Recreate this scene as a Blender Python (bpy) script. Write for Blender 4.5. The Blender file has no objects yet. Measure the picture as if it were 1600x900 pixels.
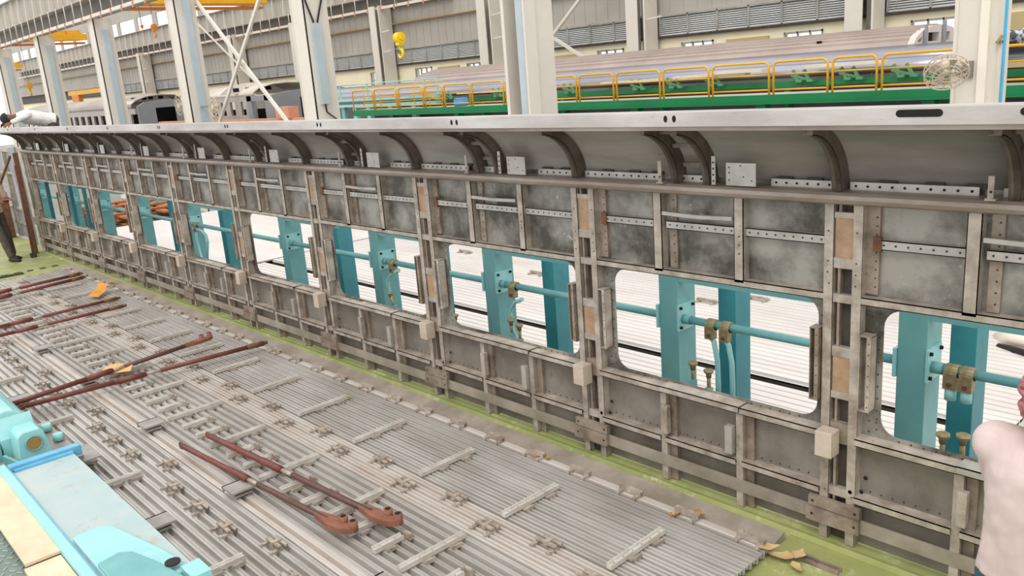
import bpy, bmesh, math, random
from mathutils import Vector, Matrix
random.seed(7)
PI = math.pi
scene = bpy.context.scene
COL = scene.collection

# ------------------------------------------------------------------ camera
CP = [0.25301852852561063, -0.07805618586318096, -0.8392750610488083]
CAM = Vector((1.941044705940113, -4.047141779848792, 2.6931282723825714))
pt, ro, ya = CP
fw = Vector((math.sin(ya)*math.cos(pt), math.cos(ya)*math.cos(pt), -math.sin(pt)))
r0 = fw.cross(Vector((0, 0, 1))).normalized()
u0 = r0.cross(fw)
rt = r0*math.cos(ro) + u0*math.sin(ro)
up = u0*math.cos(ro) - r0*math.sin(ro)
cd = bpy.data.cameras.new('camera')
cam = bpy.data.objects.new('camera', cd)
COL.objects.link(cam)
M = Matrix.Identity(4)
for i in range(3):
    M[i][0] = rt[i]; M[i][1] = up[i]; M[i][2] = -fw[i]; M[i][3] = CAM[i]
cam.matrix_world = M
cd.sensor_fit = 'HORIZONTAL'; cd.sensor_width = 36
cd.lens = 1294.194*36/1600
cd.clip_start = 0.05; cd.clip_end = 400
scene.camera = cam

# ------------------------------------------------------------------ light
w = bpy.data.worlds.new('sky'); scene.world = w; w.use_nodes = True
wn = w.node_tree; wn.nodes.clear()
wo = wn.nodes.new('ShaderNodeOutputWorld'); wb = wn.nodes.new('ShaderNodeBackground')
tc = wn.nodes.new('ShaderNodeTexCoord'); sx = wn.nodes.new('ShaderNodeSeparateXYZ')
rp = wn.nodes.new('ShaderNodeValToRGB')
wn.links.new(tc.outputs['Generated'], sx.inputs[0]); wn.links.new(sx.outputs[2], rp.inputs[0])
rp.color_ramp.elements[0].position = 0.0; rp.color_ramp.elements[0].color = (1.0, 1.0, 1.0, 1)
rp.color_ramp.elements[1].position = 0.8; rp.color_ramp.elements[1].color = (1.0, 0.99, 0.97, 1)
wn.links.new(rp.outputs[0], wb.inputs[0]); wb.inputs[1].default_value = 1.2
wn.links.new(wb.outputs[0], wo.inputs[0])
sd = bpy.data.lights.new('sun', 'SUN'); sd.energy = 1.3; sd.angle = math.radians(30); sd.color = (1.0, 0.98, 0.94)
so = bpy.data.objects.new('sun', sd); COL.objects.link(so)
so.rotation_euler = Vector((-0.25, 0.65, -1)).to_track_quat('-Z', 'Y').to_euler()
so.location = (0, -3, 12)
scene.view_settings.view_transform = 'Standard'; scene.view_settings.look = 'None'
scene.view_settings.gamma = 1; scene.view_settings.use_curve_mapping = False
scene.view_settings.exposure = 0.12

# ------------------------------------------------------------------ materials
MATS = {}
def s2l(c):
    return tuple(((v/255)/12.92 if v <= 10 else (((v/255)+0.055)/1.055)**2.4) for v in c) + (1,)
def mat(name, c1, c2=None, scale=3.0, rough=.55, metal=0.0, c3=None, amt3=.62, detail=6, emit=None, contrast=(.35, .65), stretch=None, bump=0.0):
    if name in MATS: return MATS[name]
    m = bpy.data.materials.new(name); m.use_nodes = True; nt = m.node_tree
    b = nt.nodes['Principled BSDF']
    b.inputs['Roughness'].default_value = rough; b.inputs['Metallic'].default_value = metal
    if c2 is None: c2 = tuple(int(v*.93) for v in c1)
    t = nt.nodes.new('ShaderNodeTexCoord'); src = t.outputs['Object']
    if stretch:
        mp = nt.nodes.new('ShaderNodeMapping'); mp.inputs['Scale'].default_value = stretch
        nt.links.new(src, mp.inputs[0]); src = mp.outputs[0]
    n = nt.nodes.new('ShaderNodeTexNoise'); n.inputs['Scale'].default_value = scale; n.inputs['Detail'].default_value = detail; n.inputs['Roughness'].default_value = .65
    nt.links.new(src, n.inputs['Vector'])
    r = nt.nodes.new('ShaderNodeValToRGB'); r.color_ramp.elements[0].position = contrast[0]; r.color_ramp.elements[1].position = contrast[1]
    r.color_ramp.elements[0].color = s2l(c2); r.color_ramp.elements[1].color = s2l(c1)
    nt.links.new(n.outputs[0], r.inputs[0]); out = r.outputs[0]
    if c3:
        n2 = nt.nodes.new('ShaderNodeTexNoise'); n2.inputs['Scale'].default_value = scale*2.3; n2.inputs['Detail'].default_value = 8; n2.inputs['Roughness'].default_value = .75
        nt.links.new(src, n2.inputs['Vector'])
        r2 = nt.nodes.new('ShaderNodeValToRGB'); r2.color_ramp.elements[0].position = amt3; r2.color_ramp.elements[1].position = min(1, amt3+.1)
        r2.color_ramp.elements[0].color = (0, 0, 0, 1); r2.color_ramp.elements[1].color = (1, 1, 1, 1)
        nt.links.new(n2.outputs[0], r2.inputs[0])
        mx = nt.nodes.new('ShaderNodeMixRGB'); nt.links.new(r2.outputs[0], mx.inputs[0]); nt.links.new(out, mx.inputs[1]); mx.inputs[2].default_value = s2l(c3)
        out = mx.outputs[0]
    nt.links.new(out, b.inputs['Base Color'])
    if bump:
        bp = nt.nodes.new('ShaderNodeBump'); bp.inputs['Strength'].default_value = bump; bp.inputs['Distance'].default_value = .01
        nt.links.new(n.outputs[0], bp.inputs['Height']); nt.links.new(bp.outputs[0], b.inputs['Normal'])
    MATS[name] = m; return m
skinM = mat('stained_steel_skin', (154,150,141), (70,66,58), 2.1, .40, .15, c3=(190,187,180), amt3=.60, contrast=(.40,.60), detail=10)
skinL = mat('grey_lower_skin', (140,132,122), (104,96,87), 2.2, .5, .05, c3=(84,74,64), amt3=.63, detail=9)
coveM = mat('brushed_cove_sheet', (166,160,153), (130,123,115), 1.6, .38, .25, c3=(98,88,78), amt3=.62, stretch=(.35,1,2), detail=10)
frameM = mat('dull_steel_frame', (190,179,167), (138,125,112), 7, .42, .12, c3=(108,84,66), amt3=.60, detail=9)
frame2 = mat('brown_stained_frame', (162,148,134), (118,102,88), 7, .5, .15, c3=(100,72,50), amt3=.60)
ribM = mat('dark_rib_steel', (122,110,98), (88,76,65), 5, .45, .25, c3=(62,50,42), amt3=.6)
railM = mat('bright_aluminium_rail', (200,195,192), (168,160,155), 2.2, .4, .25, c3=(150,130,114), amt3=.62, stretch=(.5,2,2), detail=9)
beltM = mat('belt_rail_steel', (168,157,147), (134,120,108), 4, .4, .25, c3=(96,78,64), amt3=.64, stretch=(.4,1.5,1.5))
shinyM = mat('shiny_plate_steel', (186,181,174), (158,152,145), 5, .35, .3, c3=(120,105,90), amt3=.7)
tanM = mat('tan_primer', (176,146,118), (150,120,94), 9, .7, 0)
rustM = mat('rust_brown', (126,84,56), (90,60,44), 12, .8, 0)
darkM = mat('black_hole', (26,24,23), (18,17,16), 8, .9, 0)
darkS = mat('dark_grime_and_shade', (74,66,58), (52,46,40), 8, .8, 0)
floorM = mat('corrugated_steel_sheet', (206,201,196), (176,170,163), 1.6, .33, .35, c3=(160,140,122), amt3=.66, stretch=(.6,2,2))
bandM = mat('rust_stained_sheet', (210,203,196), (194,180,168), 2.2, .42, .25, c3=(160,120,94), amt3=.63, stretch=(.8,3,2), contrast=(.3,.6))
kerbM = mat('edge_plate_metal', (170,160,148), (138,128,114), 3, .5, .15, c3=(128,98,72), amt3=.66)
barM = mat('channel_bar_steel', (222,217,210), (196,188,178), 9, .38, .3, c3=(140,112,90), amt3=.68)
clampM = mat('weld_bracket_steel', (192,182,170), (146,132,118), 14, .5, .2, c3=(104,74,56), amt3=.58)
padM = mat('grey_pad', (172,167,161), (150,145,140), 9, .5, .2)
greenM = mat('olive_green_paint', (166,171,108), (140,147,90), 1.6, .5, 0, c3=(194,194,152), amt3=.55)  # pale mottles also put the deck's glare into the paint colour
redM = mat('oxide_red_paint', (128,68,60), (104,56,50), 8, .5, .05, c3=(86,60,52), amt3=.62)
red2 = mat('worn_brown_tube', (112,74,64), (84,62,56), 8, .5, .1)
hookM = mat('rusty_casting', (150,98,78), (120,76,60), 9, .7, 0)
blueM = mat('turquoise_paint', (122,180,180), (102,164,168), 2.5, .42, 0, c3=(140,196,190), amt3=.64)
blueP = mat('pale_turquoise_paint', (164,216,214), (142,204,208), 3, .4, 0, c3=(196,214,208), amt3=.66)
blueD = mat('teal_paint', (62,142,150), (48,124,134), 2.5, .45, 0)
bedM = mat('dusty_blue_plate', (186,196,192), (166,190,192), 2.5, .6, 0, c3=(178,172,160), amt3=.56)
cyanM = mat('sky_blue_paint', (112,186,218), (96,166,200), 8, .45, 0)
plyM = mat('plywood', (232,212,184), (212,190,160), 3, .75, 0, c3=(158,132,108), amt3=.68)
treadM = mat('green_grey_tread', (122,138,130), (104,120,112), 8, .45, .2)
brassM = mat('brass', (190,150,88), (168,130,72), 20, .4, .4)
zincM = mat('zinc_clamp', (170,158,120), (138,122,88), 20, .4, .4)
pillM = mat('cream_grey_pillar_paint', (222,215,203), (212,205,193), .8, .6, 0)
pillB = mat('dull_grey', (140,133,124), (126,120,112), 1, .6, 0)
trayM = mat('galvanised_tray', (190,202,206), (176,190,196), 1.5, .5, .15)
cladM = mat('grey_cladding', (176,170,160), (164,158,148), .5, .6, 0)
cladD = mat('dark_recess_sheet', (120,114,106), (104,98,90), .6, .7, 0)
creamM = mat('cream_plaster', (244,234,204), (236,226,196), .7, .8, 0)
ochreM = mat('ochre_plaster', (188,172,124), (176,160,114), .7, .8, 0)
louvM = mat('louvre_blade_grey', (226,226,224), (212,212,210), .8, .5, 0)
trimM = mat('grey_steel_trim', (172,168,160), (136,132,126), 1, .55, 0)
concM = mat('concrete_floor', (150,146,140), (132,128,122), .6, .7, 0)
coachM = mat('coach_steel', (186,176,170), (170,160,154), .6, .38, .3)
coachS = mat('coach_shoulder_steel', (176,174,182), (146,146,156), .5, .28, .75, stretch=(.5,2,2))
coachG = mat('coach_grey_primer', (150,152,156), (138,140,145), .6, .55, 0)
coachD = mat('coach_side_grey', (138,132,124), (120,114,107), .8, .5, .1)
gPaint = mat('green_gantry_paint', (0,128,72), (0,112,62), 1, .45, 0)
gPale = mat('pale_green_paint', (96,150,108), (80,134,92), 2, .5, 0)
yelM = mat('yellow_paint', (236,176,20), (222,160,12), 2, .45, 0)
oraM = mat('orange_paint', (232,140,40), (214,124,36), 2, .5, 0)
plankM = mat('pale_plank', (226,214,190), (206,192,168), 2, .7, 0)
deckM = mat('deck_grey', (190,186,176), (172,168,158), 1, .6, 0)
whiteP = mat('bright_aluminium_panel', (236,230,226), (222,214,210), 1.2, .4, .2, c3=(208,196,190), amt3=.68, stretch=(.5,2,2))
creamP = mat('cream_roof_sheet', (232,222,208), (220,208,194), 1.2, .5, .05)
rubM = mat('black_rubber', (34,32,32), (26,25,25), 5, .7, 0)
woodM = mat('scrap_timber', (176,110,66), (138,82,50), 2.5, .8, 0, c3=(206,150,90), amt3=.58)
leafM = mat('dry_leaf', (186,140,86), (150,104,60), 12, .8, 0)
leafP = mat('pale_dry_leaf', (206,184,140), (186,150,104), 12, .8, 0)
leafG = mat('green_leaf', (160,176,52), (140,156,44), 12, .7, 0)
skinHM = mat('skin_tone', (128,80,58), (112,68,48), 6, .55, 0)
hairM = mat('black_hair', (24,22,22), (16,15,15), 9, .7, 0)
shirtW = mat('white_shirt', (232,228,222), (214,208,204), 5, .85, 0)
shirtP = mat('pinkish_soiled_shirt', (212,192,188), (186,166,160), 3, .85, 0, c3=(180,154,144), amt3=.64, bump=.9, stretch=(1,1,.5))
shirtS = mat('salmon_shirt', (226,198,178), (206,176,156), 5, .85, 0)
jeanM = mat('blue_jeans', (66,88,104), (50,70,86), 12, .85, 0)
trouM = mat('grey_trousers', (84,76,68), (66,60,54), 8, .85, 0)
shoeM = mat('dark_shoes', (48,42,40), (36,32,30), 8, .7, 0)
clothM = mat('maroon_headcloth', (186,130,132), (142,78,84), 22, .9, 0, c3=(206,170,170), amt3=.58)
plaidM = mat('grey_checked_shirt', (190,192,198), (84,88,98), 9, .85, 0, contrast=(.46,.54), detail=1)
purpleM = mat('purple_tape', (150,140,190), (130,120,170), 9, .5, 0)
glassM = bpy.data.materials.new('pane_glass'); glassM.use_nodes = True
gb = glassM.node_tree.nodes['Principled BSDF']; gb.inputs['Base Color'].default_value = (.9,.97,.95,1); gb.inputs['Roughness'].default_value = .05
gb.inputs['Transmission Weight'].default_value = 1.0; gb.inputs['IOR'].default_value = 1.02

# ------------------------------------------------------------------ mesh builder
class MB:
    def __init__(s): s.v = []; s.f = []; s.m = []; s.sm = []
    def poly(s, pts, faces, mi=0, smooth=False):
        o = len(s.v); s.v += [Vector(p) for p in pts]
        for f in faces: s.f.append([o+i for i in f]); s.m.append(mi); s.sm.append(smooth)
    def box(s, x0, x1, y0, y1, z0, z1, mi=0):
        if x0 > x1: x0, x1 = x1, x0
        if y0 > y1: y0, y1 = y1, y0
        if z0 > z1: z0, z1 = z1, z0
        p = [(x0,y0,z0),(x1,y0,z0),(x1,y1,z0),(x0,y1,z0),(x0,y0,z1),(x1,y0,z1),(x1,y1,z1),(x0,y1,z1)]
        s.poly(p, [(0,3,2,1),(4,5,6,7),(0,1,5,4),(1,2,6,5),(2,3,7,6),(3,0,4,7)], mi)
    def bar(s, a, b, wd, ht, mi=0, upv=(0,0,1)):
        a = Vector(a); b = Vector(b); d = (b-a).normalized(); uv = Vector(upv)
        sd = d.cross(uv)
        if sd.length < 1e-4: sd = d.cross(Vector((1,0,0)))
        sd.normalize(); uv = sd.cross(d)
        p = []
        for q in (a, b):
            for i, j in ((-1,-1),(1,-1),(1,1),(-1,1)): p.append(q + sd*(wd/2*i) + uv*(ht/2*j))
        s.poly(p, [(0,3,2,1),(4,5,6,7),(0,1,5,4),(1,2,6,5),(2,3,7,6),(3,0,4,7)], mi)
    def tube(s, path, r, n=10, mi=0, caps=True):
        P = [Vector(q) for q in path]; R = r if isinstance(r, (list, tuple)) else [r]*len(P)
        o = len(s.v); t0 = (P[1]-P[0]).normalized()
        nrm = t0.cross(Vector((0,0,1)))
        if nrm.length < 1e-3: nrm = t0.cross(Vector((1,0,0)))
        nrm.normalize()
        for i, q in enumerate(P):
            t = (P[min(i+1, len(P)-1)] - P[max(i-1, 0)]).normalized()
            nrm = (nrm - t*nrm.dot(t)).normalized(); b = t.cross(nrm)
            for k in range(n):
                a = 2*PI*k/n; s.v.append(q + (nrm*math.cos(a) + b*math.sin(a))*R[i])
        for i in range(len(P)-1):
            for k in range(n):
                s.f.append([o+i*n+k, o+i*n+(k+1)%n, o+(i+1)*n+(k+1)%n, o+(i+1)*n+k]); s.m.append(mi); s.sm.append(True)
        if caps:
            s.f.append([o+k for k in range(n)][::-1]); s.m.append(mi); s.sm.append(False)
            s.f.append([o+(len(P)-1)*n+k for k in range(n)]); s.m.append(mi); s.sm.append(False)
    def prism(s, prof, axis, a0, a1, mi=0, smooth=False):
        # prof: closed 2D outline; axis 'x': (y,z); 'y': (x,z); 'z': (x,y)
        n = len(prof)
        def P(q, a): return {'x': (a,q[0],q[1]), 'y': (q[0],a,q[1]), 'z': (q[0],q[1],a)}[axis]
        pts = [P(q, a0) for q in prof] + [P(q, a1) for q in prof]
        s.poly(pts, [(i, (i+1) % n, n+(i+1) % n, n+i) for i in range(n)], mi, smooth)
        o = len(s.v)-2*n
        s.f.append([o+i for i in range(n)][::-1]); s.m.append(mi); s.sm.append(False)
        s.f.append([o+n+i for i in range(n)]); s.m.append(mi); s.sm.append(False)
    def strip(s, prof, x0, x1, th, mi=0, nx=1, smooth=False):
        # open profile (y,z) swept along x with thickness th
        n = len(prof); P = [Vector((0, a, b)) for a, b in prof]; N = []
        for i in range(n):
            t = (P[min(i+1,n-1)]-P[max(i-1,0)]); N.append(Vector((0,-t.z,t.y)).normalized())
        o = len(s.v)
        for k in range(nx+1):
            x = x0+(x1-x0)*k/nx
            for i in range(n): s.v.append(Vector((x, P[i].y, P[i].z)))
            for i in range(n): s.v.append(Vector((x, P[i].y, P[i].z)) + N[i]*th)
        w2 = 2*n
        for k in range(nx):
            a = o+k*w2; b = a+w2
            for i in range(n-1):
                s.f.append([a+i, a+i+1, b+i+1, b+i]); s.f.append([a+n+i, b+n+i, b+n+i+1, a+n+i+1]); s.m += [mi, mi]; s.sm += [smooth, smooth]
            s.f.append([a, b, b+n, a+n]); s.f.append([a+n-1, a+w2-1, b+w2-1, b+n-1]); s.m += [mi, mi]; s.sm += [False, False]
        for a, fl in ((o, 1), (o+nx*w2, 0)):
            for i in range(n-1):
                q = [a+i, a+n+i, a+n+i+1, a+i+1]; s.f.append(q if fl else q[::-1]); s.m.append(mi); s.sm.append(False)
    def dots(s, pts, r, axis='y', th=.004, n=6, mi=1):
        for p in pts:
            p = Vector(p); d = {'y': Vector((0,-1,0)), 'z': Vector((0,0,1)), 'x': Vector((1,0,0))}[axis]
            s.tube([p, p+d*th], r, n, mi)
    def sphere(s, c, r, n=10, mi=0, sc=(1,1,1)):
        c = Vector(c); pts = []; fs = []
        m = n//2
        for i in range(m+1):
            a = PI*i/m
            for k in range(n):
                b = 2*PI*k/n
                pts.append(c+Vector((r*sc[0]*math.sin(a)*math.cos(b), r*sc[1]*math.sin(a)*math.sin(b), r*sc[2]*math.cos(a))))
        for i in range(m):
            for k in range(n): fs.append((i*n+k, (i+1)*n+k, (i+1)*n+(k+1)%n, i*n+(k+1)%n))
        s.poly(pts, fs, mi, True)
    def torus(s, c, R, r, axis='z', n=20, k=8, mi=0, sc=(1,1)):
        pts = []; c = Vector(c)
        for i in range(n+1):
            a = 2*PI*i/n; u, v = R*sc[0]*math.cos(a), R*sc[1]*math.sin(a)
            pts.append(c + {'z': Vector((u,v,0)), 'x': Vector((0,u,v)), 'y': Vector((u,0,v))}[axis])
        s.tube(pts, r, k, mi, caps=False)
    def build(s, name, mats, parent=None, bevel=0):
        if not isinstance(mats, (list, tuple)): mats = [mats]
        off = Vector(parent['_o']) if parent is not None and '_o' in parent else Vector((0,0,0))
        me = bpy.data.meshes.new(name)
        me.from_pydata([tuple(v-off) for v in s.v], [], s.f)
        for mm in mats: me.materials.append(mm)
        me.polygons.foreach_set('material_index', s.m); me.polygons.foreach_set('use_smooth', s.sm)
        me.update()
        o = bpy.data.objects.new(name, me); COL.objects.link(o)
        if parent is not None: o.parent = parent; o['_o'] = tuple(off)
        if bevel:
            bv = o.modifiers.new('bevel', 'BEVEL'); bv.width = bevel; bv.segments = 2; bv.limit_method = 'ANGLE'
        return o
def thing(name, label, cat, loc, group=None, kind=None):
    o = bpy.data.objects.new(name, None); COL.objects.link(o); o.empty_display_size = .1
    o.location = loc; o['_o'] = tuple(loc); o['label'] = label; o['category'] = cat
    if group: o['group'] = group
    if kind: o['kind'] = kind
    return o
def tag(o, label, cat, group=None, kind=None):
    o['label'] = label; o['category'] = cat
    if group: o['group'] = group
    if kind: o['kind'] = kind
    return o
def struct(name, mb, m, parent=None):
    o = mb.build(name, m, parent)
    if parent is None: o['kind'] = 'structure'
    return o
def recenter(o, loc):      # move a parentless mesh's origin
    loc = Vector(loc)
    for v in o.data.vertices: v.co -= loc
    o.location = loc; return o
def copy_tree(o, loc=None, parent=None):
    c = o.copy(); COL.objects.link(c)
    if parent is not None: c.parent = parent
    if loc is not None: c.location = loc
    for ch in list(o.children): copy_tree(ch, None, c)
    return c
ORD = ['nearest', 'second', 'third', 'fourth', 'fifth', 'sixth', 'seventh', 'eighth', 'ninth', 'tenth', 'eleventh', 'twelfth', 'thirteenth', 'fourteenth', 'fifteenth', 'sixteenth']

# ================================================================== SETTING
b = MB(); b.box(-110, 12, -9, 40, -1.1, -.95); struct('floor', b, concM)
# back wall at y = 20 (cladding with louvre band above a cream masonry wall)
YB = 20.0
b = MB()
b.box(-105, 8, YB+.1, YB+.3, -.95, 2.2)
WX = [-7.25-3.77*k for k in range(0, 8)]       # windows of the cream wall
xs = sorted([(x-.62, x+.62) for x in WX])
prev = -105
for a, c in xs: b.box(prev, a, YB+.1, YB+.3, 2.2, 3.26); prev = c
b.box(prev, 8, YB+.1, YB+.3, 2.2, 3.26)
b.box(-105, 8, YB+.1, YB+.3, 3.26, 3.5)
struct('wall_back', b, creamM)
for i, x in enumerate(WX):
    b = MB()
    for q in (x-.62, x-.2, x+.2, x+.58): b.box(q, q+.04, YB+.05, YB+.12, 2.2, 3.26)
    b.box(x-.62, x+.62, YB+.05, YB+.12, 3.2, 3.26); b.box(x-.62, x+.62, YB+.05, YB+.12, 2.2, 2.25); b.box(x-.62, x+.62, YB+.05, YB+.12, 2.85, 2.88)
    o = struct('window_%d' % (i+1), b, trimM)
    g = MB(); g.box(x-.58, x+.58, YB+.14, YB+.15, 2.25, 3.2); g.build('window_pane', glassM, o)
b = MB()
for x in (-12.9, -20.9, -28.0, -5.1): b.box(x-.75, x+.75, YB+.02, YB+.098, 1.0, 3.22)
struct('trim_1', b, ochreM)
# upper cladding with vertical ribs
b = MB(); b.box(-105, 8, YB+.1, YB+.2, 4.2, 7.7)
for k in range(int(113/.55)):
    x = -105+k*.55; b.box(x, x+.03, YB+.085, YB+.1, 4.2, 7.7)
for z in (4.2, 5.3): b.box(-105, 8, YB+.0, YB+.1, z, z+.07)
b.box(-105, 8, YB+.1, YB+.2, 8.8, 11)
for k in range(14):
    x = -104+k*7.75/2; b.box(x, x+.6, YB+.1, YB+.2, 7.7, 8.8)
struct('wall_upper', b, cladM)
b = MB(); b.box(-105, 8, YB+.3, YB+.34, 3.3, 4.3); struct('louvre_shade_sheet', b, mat('shade_behind_louvres', (96,94,90), (84,82,78), 1, .8))  # dark sheet standing in for the shade behind the slats
b = MB(); b.box(-105, 8, YB-.02, YB+.1, 3.44, 3.52); struct('trim_3', b, darkS)
b = MB(); b.tube([(-100, YB-.05, 5.36), (2, YB-.05, 5.36)], .035, 6); tag(b.build('conduit_pipe', mat('ochre_conduit', (176,146,92), (160,130,80), 1)), 'thin ochre conduit running along the upper back wall', 'pipe')
# louvre banks between wall columns
CX = [-1.2-7.75*k for k in range(0, 10)]
lv = None
for i, x in enumerate([6.55]+CX[:-1]):
    x1 = x-.45; x0 = CX[i]+.45
    t = thing('louvre_bank', '', 'louvre', (x0, YB, 3.5), 'ventilation louvres along the back wall')
    if i == 0: t['label'] = 'grey ventilation louvre bank at the right edge of the back wall'
    else: t['label'] = 'grey slatted ventilation louvre bank, %s from the right edge of the back wall' % ORD[i]
    m = MB()
    for k in range(10):
        z = 3.55+k*.065; m.poly([(x0, YB+.02, z), (x1, YB+.02, z), (x1, YB+.1, z+.045), (x0, YB+.1, z+.045), (x0, YB+.02, z+.006), (x1, YB+.02, z+.006), (x1, YB+.1, z+.051), (x0, YB+.1, z+.051)], [(0,1,2,3),(7,6,5,4),(0,4,5,1),(1,5,6,2),(2,6,7,3),(3,7,4,0)])
    m.build('slats', louvM, t)
    m = MB(); n = 6
    for k in range(n+1):
        q = x0+(x1-x0)*k/n; m.box(q-.025, q+.025, YB-.01, YB+.1, 3.5, 4.2)
    m.box(x0, x1, YB-.01, YB+.1, 3.5, 3.55); m.box(x0, x1, YB-.01, YB+.1, 4.15, 4.2)
    m.build('louvre_frame', trimM, t)
# wall columns (steel)
for i, x in enumerate(CX):
    t = thing('wall_column', 'cream grey steel wall column, %s from the right along the back wall' % ORD[i], 'column', (x, YB-.5, -.95), 'steel columns along the back wall')
    m = MB(); m.box(x-.4, x-.34, YB-.75, YB-.05, -.95, 6.2); m.box(x+.34, x+.4, YB-.75, YB-.05, -.95, 6.2); m.box(x-.4, x+.1, YB-.77, YB-.73, -.95, 6.2)
    m.build('shaft', pillM, t)
    m = MB(); m.box(x+.1, x+.34, YB-.5, YB-.45, -.95, 6.2); m.build('web', pillB, t)
    m = MB()
    for z in (4.1, 5.0): m.bar((x+.45, YB-.7, z), (x+1.1, YB-.75, z+.04), .05, .05)
    m.build('pipe_arm', pillM, t)
# crane runway at the back wall
def runway(y, x0, x1, label, zr, zb, zt, yr):
    t = thing('crane_runway_girder', label, 'girder', ((x0+x1)/2, y, zr))
    m = MB(); m.box(x0, x1, y-.12, y-.08, zb, zt); m.box(x0, x1, y-.3, y+.1, zb-.04, zb); m.box(x0, x1, y-.3, y+.1, zt, zt+.05)
    m.build('web', cladM, t)
    x = x0
    while x < x1:
        m = MB(); m.poly([(x, y-.12, zb), (x+.05, y-.12, zb), (x+.05, y-.12, zt), (x, y-.12, zt), (x, y-.3, zb), (x+.05, y-.3, zb), (x+.05, y-.22, zt), (x, y-.22, zt)], [(0,1,2,3),(4,7,6,5),(0,4,5,1),(1,5,6,2),(2,6,7,3),(3,7,4,0)]); x += 1.25
        m.build('stiffener', pillM, t)
    m = MB(); m.box(x0, x1, y+.1, y+.14, zr-.02, zb); m.build('recess_sheet', cladD, t)
    x = x0
    while x < x1:
        m = MB(); m.tube([(x, yr, zr), (x, yr, zb)], .022, 5); x += 1.1
        m.build('hanger_rod', pillM, t)
    m = MB(); m.box(x0, x1, yr-.06, yr+.06, zr-.07, zr+.05); m.build('walkway_rail', pillM, t)
    x = x0
    while x < x1:
        m = MB(); m.box(x-.04, x+.04, yr-.09, yr-.06, zr-.16, zr+.05); x += 1.1
        m.build('rail_clip', mat('salmon_clip', (214,150,120), (196,130,104), 3), t)
runway(YB-.2, -100, -27.2, 'long ribbed crane girder with hanging rods high on the back wall', 6.1, 6.68, 7.7, YB-.55)
runway(7.1, -75, -24.3, 'long ribbed crane girder on top of the pillar row, top left', 5.92, 6.62, 7.7, 6.75)

# ================================================================== PILLARS
PX = [-1.78-7.75*k for k in range(0, 8)]
desc = ['wide cream steel pillar at the right carrying the wall fan', 'thick double-flanged cream pillar standing in the middle of the view',
        'cream pillar with a grey cable box, just left of the green gantry', 'cream pillar with pale blue tray to the left of the crossed bracing',
        'cream pillar right of the two small crane hooks, fourth from the left edge', 'third cream pillar from the left edge', 'second cream pillar from the left edge', 'leftmost slanting cream pillar at the edge of the hall']
for i, x in enumerate(PX):
    t = thing('hall_pillar', desc[i], 'pillar', (x, 7.1, -.95), 'row of building pillars')
    top = 9.5 if i in (0, 1) else (9.0 if i < 4 else 5.85)
    w0 = .27 if i == 0 else .3
    m = MB()
    if i == 0: m.box(-2.04, -1.5, 7.0, 7.04, -.95, top); m.box(-1.54, -1.5, 6.98, 7.22, -.95, top); m.box(-2.04, -2.0, 6.98, 7.22, -.95, top)
    else: m.box(x-w0, x-w0+.04, 6.8, 7.5, -.95, top); m.box(x+w0-.04, x+w0, 6.8, 7.5, -.95, top)
    if i == 0: pass
    elif i == 1: m.box(x+.0, x+w0, 6.9, 6.94, -.95, top); m.box(x-.34, x-w0, 6.8, 7.3, -.95, top)
    else: m.box(x-w0, x+w0, 6.82, 6.86, -.95, top)
    m.build('shaft', pillM, t)
    if i == 1:
        m = MB(); m.box(x-w0+.04, x, 7.2, 7.24, -.95, top); m.build('web', pillB, t)  # grey puts the shade of the gap between flanges into the web colour
        m = MB(); m.box(x+.31, x+.36, 6.72, 7.0, -.95, top); m.build('stiffener', pillM, t)
        m = MB(); m.box(x+.05, x+.22, 6.80, 6.86, -.95, top); m.build('cable_tray', trayM, t)
    elif i == 2:
        m = MB(); m.box(x+.3, x+.4, 6.98, 7.2, 2.3, 4.25); m.build('cable_box', trayM, t)
        m = MB()
        m.tube([(x+.34, 6.88, 5.4), (x+.34, 6.88, 4.8), (x+.34, 7.04, 4.3), (x+.34, 7.04, 4.2)], .025, 6)
        m.tube([(x+.34, 7.34, 5.4), (x+.34, 7.34, 4.8), (x+.34, 7.16, 4.3), (x+.34, 7.16, 4.2)], .025, 6)
        m.tube([(x+.34, 7.08, 2.35), (x+.34, 7.1, 2.1), (x+.34, 7.35, 1.9), (x+.34, 7.35, -.9)], .02, 6)
        m.build('black_cable', rubM, t)
    elif i > 2:
        m = MB(); m.box(x+.3, x+.38, 7.08, 7.3, -.9, top-.4); m.build('cable_tray', trayM, t)
    else:
        m = MB(); m.box(-1.735, -1.64, 6.93, 7.0, -.95, top); m.build('stiffener', mat('pale_pillar_face', (236,228,212), (226,218,202), 1), t)
        m = MB(); m.box(-1.56, -1.5, 6.94, 7.0, 2.60, 2.63); m.bar((-1.54, 6.93, 2.6), (-1.49, 6.93, 2.69), .02, .03); m.build('latch', zincM, t)
m = MB(); m.tube([(-1.44, 6.9, 9), (-1.455, 6.9, 4), (-1.45, 6.9, 2.2), (-1.46, 6.9, -.9)], .016, 6)
tag(m.build('blue_hose', mat('sky_blue_hose', (70,180,220), (60,165,205), 3)), 'bright blue hose running down the right-hand pillar', 'hose')
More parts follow.
